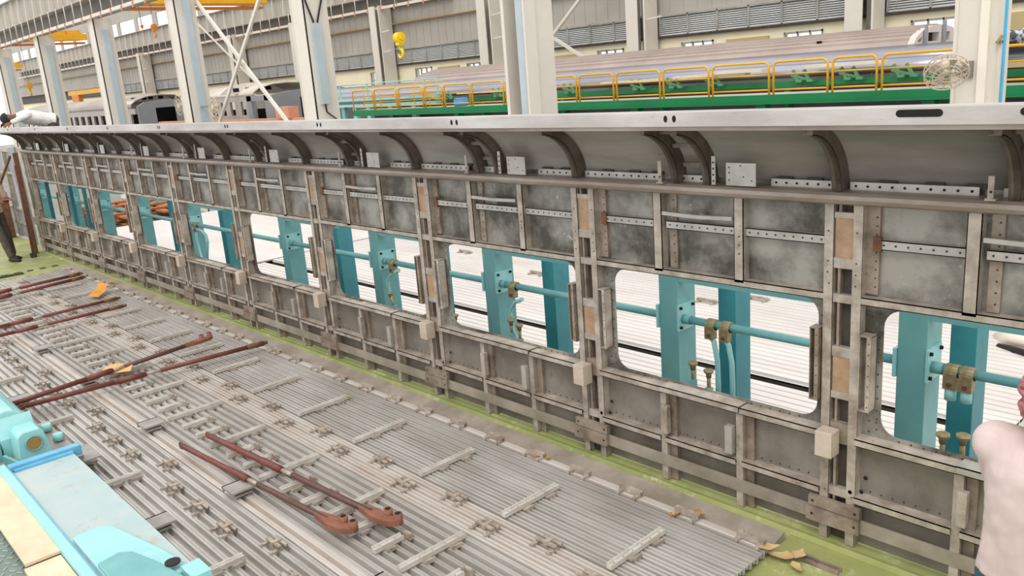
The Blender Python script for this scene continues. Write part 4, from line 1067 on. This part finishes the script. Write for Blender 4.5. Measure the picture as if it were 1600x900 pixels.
# ================================================================== NEAR-LEFT TILTING ARM
t = thing('tilting_clamp_arm', 'turquoise jig arm along the near edge of the corrugated panel, brass pin', 'jig arm', (-3.6, -2.95, -.95))
m = MB(); m.box(-4.34, -1.2, -3.16, -2.76, .24, .295); m.build('bed_plate', bedM, t)
m = MB(); m.box(-4.5, -1.0, -3.22, -3.165, .1, .315); m.build('side_channel', blueP, t)
m = MB(); m.box(-4.4, -1.0, -3.168, -3.155, .29, .312); m.build('channel_groove', cyanM, t)
m = MB(); m.box(-4.42, -4.35, -3.16, -2.70, .26, .335); m.box(-4.35, -4.32, -3.14, -2.76, .29, .315); m.build('end_bar', cyanM, t, .004)
m = MB(); m.box(-6.4, -1.1, -3.2, -2.8, -.95, .2); m.build('base_frame', blueM, t)
m = MB(); m.box(-5.3, -4.42, -3.18, -2.68, .2, .225); m.build('foot_plate', padM, t)
# hinge block
m = MB()
pr = [(-3.05, .225), (-3.03, .42), (-2.995, .45), (-2.88, .45), (-2.855, .42), (-2.82, .225)]
m.prism(pr, 'x', -4.86, -4.64); o = m.build('hinge_block', blueP, t, .01)
m = MB(); m.tube([(-4.64, -2.935, .355), (-4.62, -2.935, .355)], .052, 24); m.build('brass_pin', brassM, o)
m = MB(); m.torus((-4.622, -2.935, .355), .054, .006, 'x', 24, 6); m.build('pin_ring', blueM, o)
# big rounded cover
pr = []
for k in range(11):
    a = PI*k/10; pr.append((-3.02-.17*math.cos(a), .33+.22*math.sin(a)))
pr = [(-3.19, .225)]+pr+[(-2.85, .225)]
m = MB(); m.prism(pr, 'x', -6.6, -4.95, 0, False); m.build('rounded_cover', blueP, t, .01)
m = MB(); m.prism([(-4.95, .225), (-4.86, .225), (-4.86, .36), (-4.95, .5)], 'y', -3.1, -2.86); m.build('web_gusset', blueP, t)
m = MB(); m.bar((-4.75, -3.12, .26), (-4.5, -3.05, .24), .02, .06); m.box(-4.95, -4.8, -3.2, -3.12, .225, .34); m.build('latch_box', blueM, t)
for (x, y) in ((-5.15, -2.74), (-4.86, -2.73)):
    m = MB(); m.tube([(x, y, .225), (x, y, .24), (x, y, .24), (x, y, .29)], [.02, .02, .042, .036], 12); m.build('capped_stud', blueP, t)
m = MB(); m.box(-4.68, -4.36, -2.70, -2.58, .19, .2); m.build('corner_plate', padM, t)
# flaps near the bottom
m = MB()
fl = [(-2.98,-3.14),(-3.0,-2.99),(-2.93,-2.93),(-2.45,-2.83),(-2.15,-2.79),(-2.05,-3.14)]
m.prism(fl, 'z', .297, .325); m.build('cover_flap', blueP, t, .006)
m = MB(); fl = [(-2.52,-3.14),(-2.55,-3.02),(-2.50,-2.965),(-2.25,-2.90),(-2.0,-2.86),(-1.9,-3.14)]
m.prism(fl, 'z', .327, .352); m.build('cover_flap', blueM, t, .006)
m = MB(); m.tube([(-2.2, -2.86, .353), (-2.2, -2.86, .362)], .04, 18); m.build('rubber_cap', rubM, t)
m = MB(); m.box(-2.16, -2.0, -2.84, -2.74, .297, .34); m.build('corner_lug', blueP, t)
# plywood boards and chequer plate walkway
m = MB(); m.box(-6.5, -2.93, -3.40, -3.215, .285, .303); tag(recenter(m.build('plywood_board', plyM), (-4.7, -3.3, .285)), 'stained cream plywood strip beside the turquoise arm, upper one', 'board')
m = MB(); m.box(-2.92, -1.0, -3.41, -3.225, .265, .283); tag(recenter(m.build('plywood_board', plyM), (-2, -3.3, .265)), 'plywood strip end at the bottom edge of the picture', 'board')
t = thing('walkway', 'grey-green tread plate walkway in the bottom left corner', 'walkway', (-3, -3.9, -.95))
m = MB(); m.box(-7, 3, -4.6, -3.2, .2, .262); m.build('tread_plate', treadM, t)
m = MB(); n = 0
for ix in range(46):
    for iy in range(9):
        x = -4.2+ix*.055; y = -3.43-iy*.05+(.0 if ix % 2 else .025); a = .7 if (ix+iy) % 2 else -.7
        m.bar((x-.018*math.cos(a), y-.018*math.sin(a), .263), (x+.018*math.cos(a), y+.018*math.sin(a), .263), .008, .006)
m.build('tread_pattern', mat('tread_highlight', (160,174,166), (150,164,156), 5, .4, .2), t)['kind'] = 'stuff'
for x in (-6.5, -3, 2.5):
    m = MB(); m.box(x-.05, x+.05, -4.5, -4.4, -.95, .2); m.build('walkway_leg', treadM, t)

# ================================================================== PEOPLE

def lerp(a, b, t): return Vector(a)*(1-t)+Vector(b)*t
def blob(mb, name, parent, mm, vox, smooth=6, wr=0.0):
    o = mb.build(name, mm, parent)
    rm = o.modifiers.new('remesh', 'REMESH'); rm.mode = 'VOXEL'; rm.voxel_size = vox; rm.use_smooth_shade = True
    sm = o.modifiers.new('smooth', 'SMOOTH'); sm.factor = .5; sm.iterations = smooth
    if wr:
        tx = bpy.data.textures.new(name+'_folds', 'CLOUDS'); tx.noise_scale = .07; tx.noise_depth = 1
        dm = o.modifiers.new('folds', 'DISPLACE'); dm.texture = tx; dm.strength = wr; dm.mid_level = .5
    return o
def rings(m, rr, n=20):
    """rr: list of (centre, side vector, front vector)"""
    o = len(m.v)
    for c, a, b_ in rr:
        for k in range(n):
            q = 2*PI*k/n; m.v.append(Vector(c)+Vector(a)*math.cos(q)+Vector(b_)*math.sin(q))
    for i in range(len(rr)-1):
        for k in range(n):
            m.f.append([o+i*n+k, o+i*n+(k+1) % n, o+(i+1)*n+(k+1) % n, o+(i+1)*n+k]); m.m.append(0); m.sm.append(True)
    m.f.append([o+k for k in range(n)][::-1]); m.m.append(0); m.sm.append(True)
    m.f.append([o+(len(rr)-1)*n+k for k in range(n)]); m.m.append(0); m.sm.append(True)
def limb(m, pts, rad):
    m.tube(pts, rad, 14)
    for p_, r_ in zip(pts, rad): m.sphere(p_, r_*.99, 14)
def person(loc, yaw, label, pose, cloth, cat='person', scale=1.0, headgear=None, fine=.006):
    t = thing('person', label, cat, loc)
    cy, sy = math.cos(yaw), math.sin(yaw)
    L0 = Vector(loc)
    def G(p): return L0 + Vector((p[0]*cy-p[1]*sy, p[0]*sy+p[1]*cy, p[2]))*scale
    D = {k: G(v) for k, v in pose.items()}
    fwd = Vector((-sy, cy, 0)); side = Vector((cy, sy, 0))
    pel, ch, nk, H = D['pelvis'], D['chest'], D['neck'], D['head']
    def fr(d):         # front vector perpendicular to a spine direction
        d = d.normalized(); return side.cross(d).normalized()*-1 if True else fwd
    d1 = ch-pel; d2 = nk-ch
    f1 = fr(d1); f2 = fr(d2)
    def ring(c, a, b_, f): return (c, side*a*scale, f*b_*scale)
    # --- body
    m = MB()
    rings(m, [ring(pel-d1*.28, .10, .08, f1), ring(pel, .145, .095, f1), ring(lerp(pel, ch, .45), .118, .08, f1), ring(ch, .145, .095, f2), ring(lerp(ch, nk, .5), .12, .075, f2), ring(lerp(ch, nk, .8), .06, .055, f2), ring(nk, .052, .055, f2), ring(lerp(nk, H, .45), .052, .055, f2)])
    upd = (H-nk).normalized(); fdir = (D['face']-H).normalized(); fdir = (fdir-upd*fdir.dot(upd)).normalized(); sd_ = fdir.cross(upd)
    rings(m, [(H-upd*.115*scale+fdir*.035*scale, sd_*.022*scale, fdir*.028*scale), (H-upd*.09*scale+fdir*.02*scale, sd_*.048*scale, fdir*.062*scale), (H-upd*.04*scale+fdir*.005*scale, sd_*.066*scale, fdir*.084*scale), (H+upd*.02*scale-fdir*.004*scale, sd_*.074*scale, fdir*.095*scale), (H+upd*.07*scale-fdir*.01*scale, sd_*.064*scale, fdir*.082*scale), (H+upd*.105*scale-fdir*.01*scale, sd_*.03*scale, fdir*.04*scale)])
    m.tube([H+fdir*.088*scale+upd*.015*scale, H+fdir*.105*scale-upd*.02*scale], [.008*scale, .014*scale], 8)
    for s_, sg in (('L', -1), ('R', 1)):
        sh, el, wr = D['sh'+s_], D['el'+s_], D['wr'+s_]
        limb(m, [lerp(ch, nk, .6), sh, lerp(sh, el, .5), el, lerp(el, wr, .35), wr], [.05*scale, .052*scale, .044*scale, .038*scale, .038*scale, .026*scale])
        hp, kn, an = D['hip'+s_], D['kn'+s_], D['an'+s_]
        limb(m, [hp, lerp(hp, kn, .5), kn, lerp(kn, an, .3), an], [.085*scale, .07*scale, .052*scale, .053*scale, .036*scale])
        limb(m, [an-Vector((0,0,.03))*scale, an+fwd*.14*scale-Vector((0,0,.05))*scale], [.034*scale, .024*scale])
        d = (wr-el).normalized(); pd = (Vector((0,0,-1))*.5 - side*sg*.5); pd = (pd-d*pd.dot(d)).normalized(); s2 = d.cross(pd)
        rings(m, [(wr, s2*.026*scale, pd*.018*scale), (wr+d*.05*scale, s2*.040*scale, pd*.015*scale), (wr+d*.09*scale, s2*.040*scale, pd*.012*scale)], 12)
        for k, (o_, Lf) in enumerate(((-.031, .060), (-.0105, .074), (.0105, .070), (.030, .056))):
            a = wr+(d*.085+s2*o_)*scale; b_ = a+(d*Lf*.5+pd*Lf*.18)*scale; c = b_+(d*Lf*.34+pd*Lf*.34)*scale
            m.tube([a, b_, c], [.0092*scale, .0085*scale, .007*scale], 8)
        a = wr+(d*.03+s2*.032*(-sg))*scale; m.tube([a, a+(d*.035+s2*.022*(-sg)+pd*.012)*scale, a+(d*.06+s2*.024*(-sg)+pd*.022)*scale], [.013*scale, .011*scale, .009*scale], 8)
    blob(m, 'body', t, skinHM, fine, 4)
    # --- shirt
    m = MB(); hm = cloth.get('hem', -.12)
    rings(m, [ring(lerp(pel, ch, hm), .20, .145, f1), ring(lerp(pel, ch, hm+.12), .192, .14, f1), ring(lerp(pel, ch, .35), .182, .132, f1), ring(lerp(pel, ch, .75), .192, .134, f1), ring(ch, .195, .132, f2), ring(lerp(ch, nk, .35), .185, .115, f2), ring(lerp(ch, nk, .62), .125, .092, f2), ring(lerp(ch, nk, .82), .072, .07, f2), ring(lerp(ch, nk, .98), .062, .064, f2)], 28)
    for s_ in 'LR':
        sh, el, wr = D['sh'+s_], D['el'+s_], D['wr'+s_]
        if cloth.get('long', 1): limb(m, [lerp(ch, nk, .45), sh, lerp(sh, el, .5), el, lerp(el, wr, .45), lerp(el, wr, .9)], [.085*scale, .082*scale, .072*scale, .062*scale, .054*scale, .044*scale])
        else: limb(m, [lerp(ch, nk, .45), sh, lerp(sh, el, .75)], [.085*scale, .082*scale, .07*scale])
    blob(m, 'shirt', t, cloth['shirt'], .011, 7, cloth.get('fold', .018))
    m = MB(); rings(m, [ring(lerp(ch, nk, .80), .074, .072, f2), ring(lerp(ch, nk, 1.05), .066, .068, f2)], 20); 
    # --- trousers
    m = MB()
    rings(m, [ring(pel-d1*.22, .14, .11, f1), ring(pel, .172, .122, f1), ring(lerp(pel, ch, .22), .158, .112, f1)], 24)
    for s_ in 'LR':
        hp, kn, an = D['hip'+s_], D['kn'+s_], D['an'+s_]
        limb(m, [hp, lerp(hp, kn, .5), kn, lerp(kn, an, .9)], [.108*scale, .092*scale, .075*scale, .064*scale])
    blob(m, 'trousers', t, cloth['trousers'], .012, 6, .012)
    for s_ in 'LR':
        a = D['an'+s_]; m = MB()
        rings(m, [(a-fwd*.075*scale-Vector((0,0,.04))*scale, side*.025*scale, Vector((0,0,.028))*scale), (a-fwd*.03*scale-Vector((0,0,.035))*scale, side*.042*scale, Vector((0,0,.042))*scale), (a+fwd*.09*scale-Vector((0,0,.045))*scale, side*.048*scale, Vector((0,0,.032))*scale), (a+fwd*.18*scale-Vector((0,0,.055))*scale, side*.03*scale, Vector((0,0,.02))*scale)], 14); m.build('shoe', shoeM, t)
    for q in (-1, 1):
        m = MB(); m.sphere(H+fdir*.082*scale+sd_*q*.03*scale+upd*.014*scale, .012*scale, 10); m.build('eye', darkM, t)
        m = MB(); m.sphere(H+sd_*q*.076*scale-upd*.005*scale-fdir*.01*scale, .028*scale, 10, 0, (.6,.6,1)); m.build('ear', skinHM, t)
    m = MB(); m.tube([H+fdir*.086*scale-upd*.048*scale-sd_*.022*scale, H+fdir*.094*scale-upd*.046*scale, H+fdir*.086*scale-upd*.048*scale+sd_*.022*scale], [.004*scale, .007*scale, .004*scale], 8); m.build('mouth', mat('lips', (110,58,50), (100,50,44), 5), t)
    def cap_shape(g, low):
        m = MB(); rr = []
        for k in range(8):
            a = low+(PI/2-low)*k/7; rr.append((H+upd*(.01+.112*math.sin(a))*scale-fdir*.012*scale, sd_*(.078+g)*math.cos(a)*scale if k < 7 else sd_*.006, fdir*(.098+g)*math.cos(a)*scale if k < 7 else fdir*.006))
        rings(m, rr, 22); return m
    if headgear == 'cloth':
        m = cap_shape(.016, -.35); c0 = H
        rnd = random.Random(3)
        for k in range(10):
            z_ = -.045+.016*k; tl = rnd.uniform(-.35, .35); a0 = rnd.uniform(0, PI)
            rr = math.sqrt(max(.12, 1-(z_/.125)**2))
            pts = []
            for q in range(25):
                a = 2*PI*q/24; pts.append(c0 + sd_*.095*rr*math.cos(a)*scale + fdir*(.114*rr*math.sin(a)-.012)*scale + upd*(z_+tl*.09*rr*math.cos(a+a0))*scale)
            m.tube(pts, .0125*scale, 6, caps=False)
        o = m.build('head_cloth', clothM, t)
        b0 = H - fdir*.105*scale - upd*.055*scale; m = MB()
        for k, dxx in enumerate((-.045, -.018, .01, .038)):
            m.tube([b0+sd_*dxx+upd*.05, b0+sd_*dxx*1.2-upd*.01-fdir*.012, b0+sd_*dxx*1.1-upd*.075+fdir*.0], [.02, .026, .014], 8)
        m.sphere(b0+upd*.01, .036, 10); blob(m, 'cloth_knot', o, clothM, .006, 3, .012)
    elif headgear == 'cap': cap_shape(.010, -.1).build('cap', mat('dark_cap', (40,42,48), (30,32,36), 6, .85), t)
    else: cap_shape(.006, -.25).build('hair', hairM, t)
    return t
stand = dict(pelvis=(0,0,.95), chest=(0,.02,1.30), neck=(0,.03,1.47), head=(0,.05,1.60), face=(0,.2,1.60), shL=(-.19,.02,1.40), shR=(.19,.02,1.40), elL=(-.24,.0,1.13), elR=(.24,0,1.13), wrL=(-.24,.12,.90), wrR=(.24,.12,.90), hipL=(-.09,0,.90), hipR=(.09,0,.90), knL=(-.10,.02,.50), knR=(.10,.02,.50), anL=(-.10,-.02,.08), anR=(.10,-.02,.08))
p1 = dict(stand); p1.update(chest=(0,.02,1.28), neck=(.0,.05,1.43), head=(-.015,.07,1.545), face=(-.02,.22,1.48), shL=(-.165,.04,1.36), shR=(.165,.04,1.36), elL=(-.15,.20,1.12), elR=(.16,.20,1.12), wrL=(-.16,.33,1.02), wrR=(.16,.33,1.02))
person((1.275, -1.16, -.005), math.radians(8), 'person in pinkish white shirt and maroon head cloth seen from behind, right edge', p1, dict(shirt=shirtP, trousers=jeanM, hem=-.12, fold=.012), headgear='cloth', scale=1.0)
p2 = dict(stand); p2.update(elL=(-.26,.10,1.12), elR=(.24,.16,1.12), wrL=(-.10,.34,1.16), wrR=(.12,.38,1.14), head=(0,.08,1.60), face=(0,.2,1.5), anL=(-.12,.12,.08), anR=(.12,.36,.08), knL=(-.11,.1,.5), knR=(.11,.22,.5))
person((-15.98, -.80, -.005), math.radians(-60), 'person in salmon shirt and grey trousers standing at the far left edge', p2, dict(shirt=shirtS, trousers=trouM, long=0), scale=1.0)
m = MB(); m.box(-15.66, -15.42, -.70, -.54, 1.15, 1.16); tag(m.build('notebook', mat('brown_notebook', (150,90,60), (136,78,52), 5)), 'small brown notebook held by the worker at far left', 'notebook')
p3 = dict(stand); p3.update(pelvis=(0,-.25,1.02), chest=(0,.15,1.12), neck=(0,.33,1.14), head=(0,.46,1.11), face=(0,.50,.95), shL=(-.19,.24,1.13), shR=(.19,.24,1.13), elL=(-.34,.16,1.16), elR=(.34,.16,1.16), wrL=(-.26,.46,1.04), wrR=(.26,.46,1.04), hipL=(-.09,-.25,.95), hipR=(.09,-.25,.95), knL=(-.1,-.2,.52), knR=(.1,-.2,.52), anL=(-.1,-.25,.08), anR=(.1,-.25,.08))
person((-15.72, .20, 1.47), math.radians(176), 'person in white shirt and dark cap bending over the top rail at far left', p3, dict(shirt=shirtW, trousers=trouM), headgear='cap')
m = MB(); m.box(-16.3, -15.2, .2, .7, 1.39, 1.465)
for x in (-16.2, -15.3):
    for y in (.25, .65): m.box(x-.03, x+.03, y-.03, y+.03, -.95, 1.39)
tag(m.build('work_trestle', blueD), 'work trestle behind the far end of the wall, carrying the bending worker', 'trestle')
p4 = dict(p3)
person((-2.15, 10.5, 1.95), math.radians(60), 'person in grey checked shirt bending behind the guard rail, right of the last pillar', dict(p3, **{k: (v[0], v[1], v[2]-.42) if k not in ('anL','anR','knL','knR') else (v[0], v[1]+(.15 if 'kn' in k else 0), v[2]-(.1 if 'kn' in k else 0)) for k, v in p3.items()}), dict(shirt=plaidM, trousers=trouM))
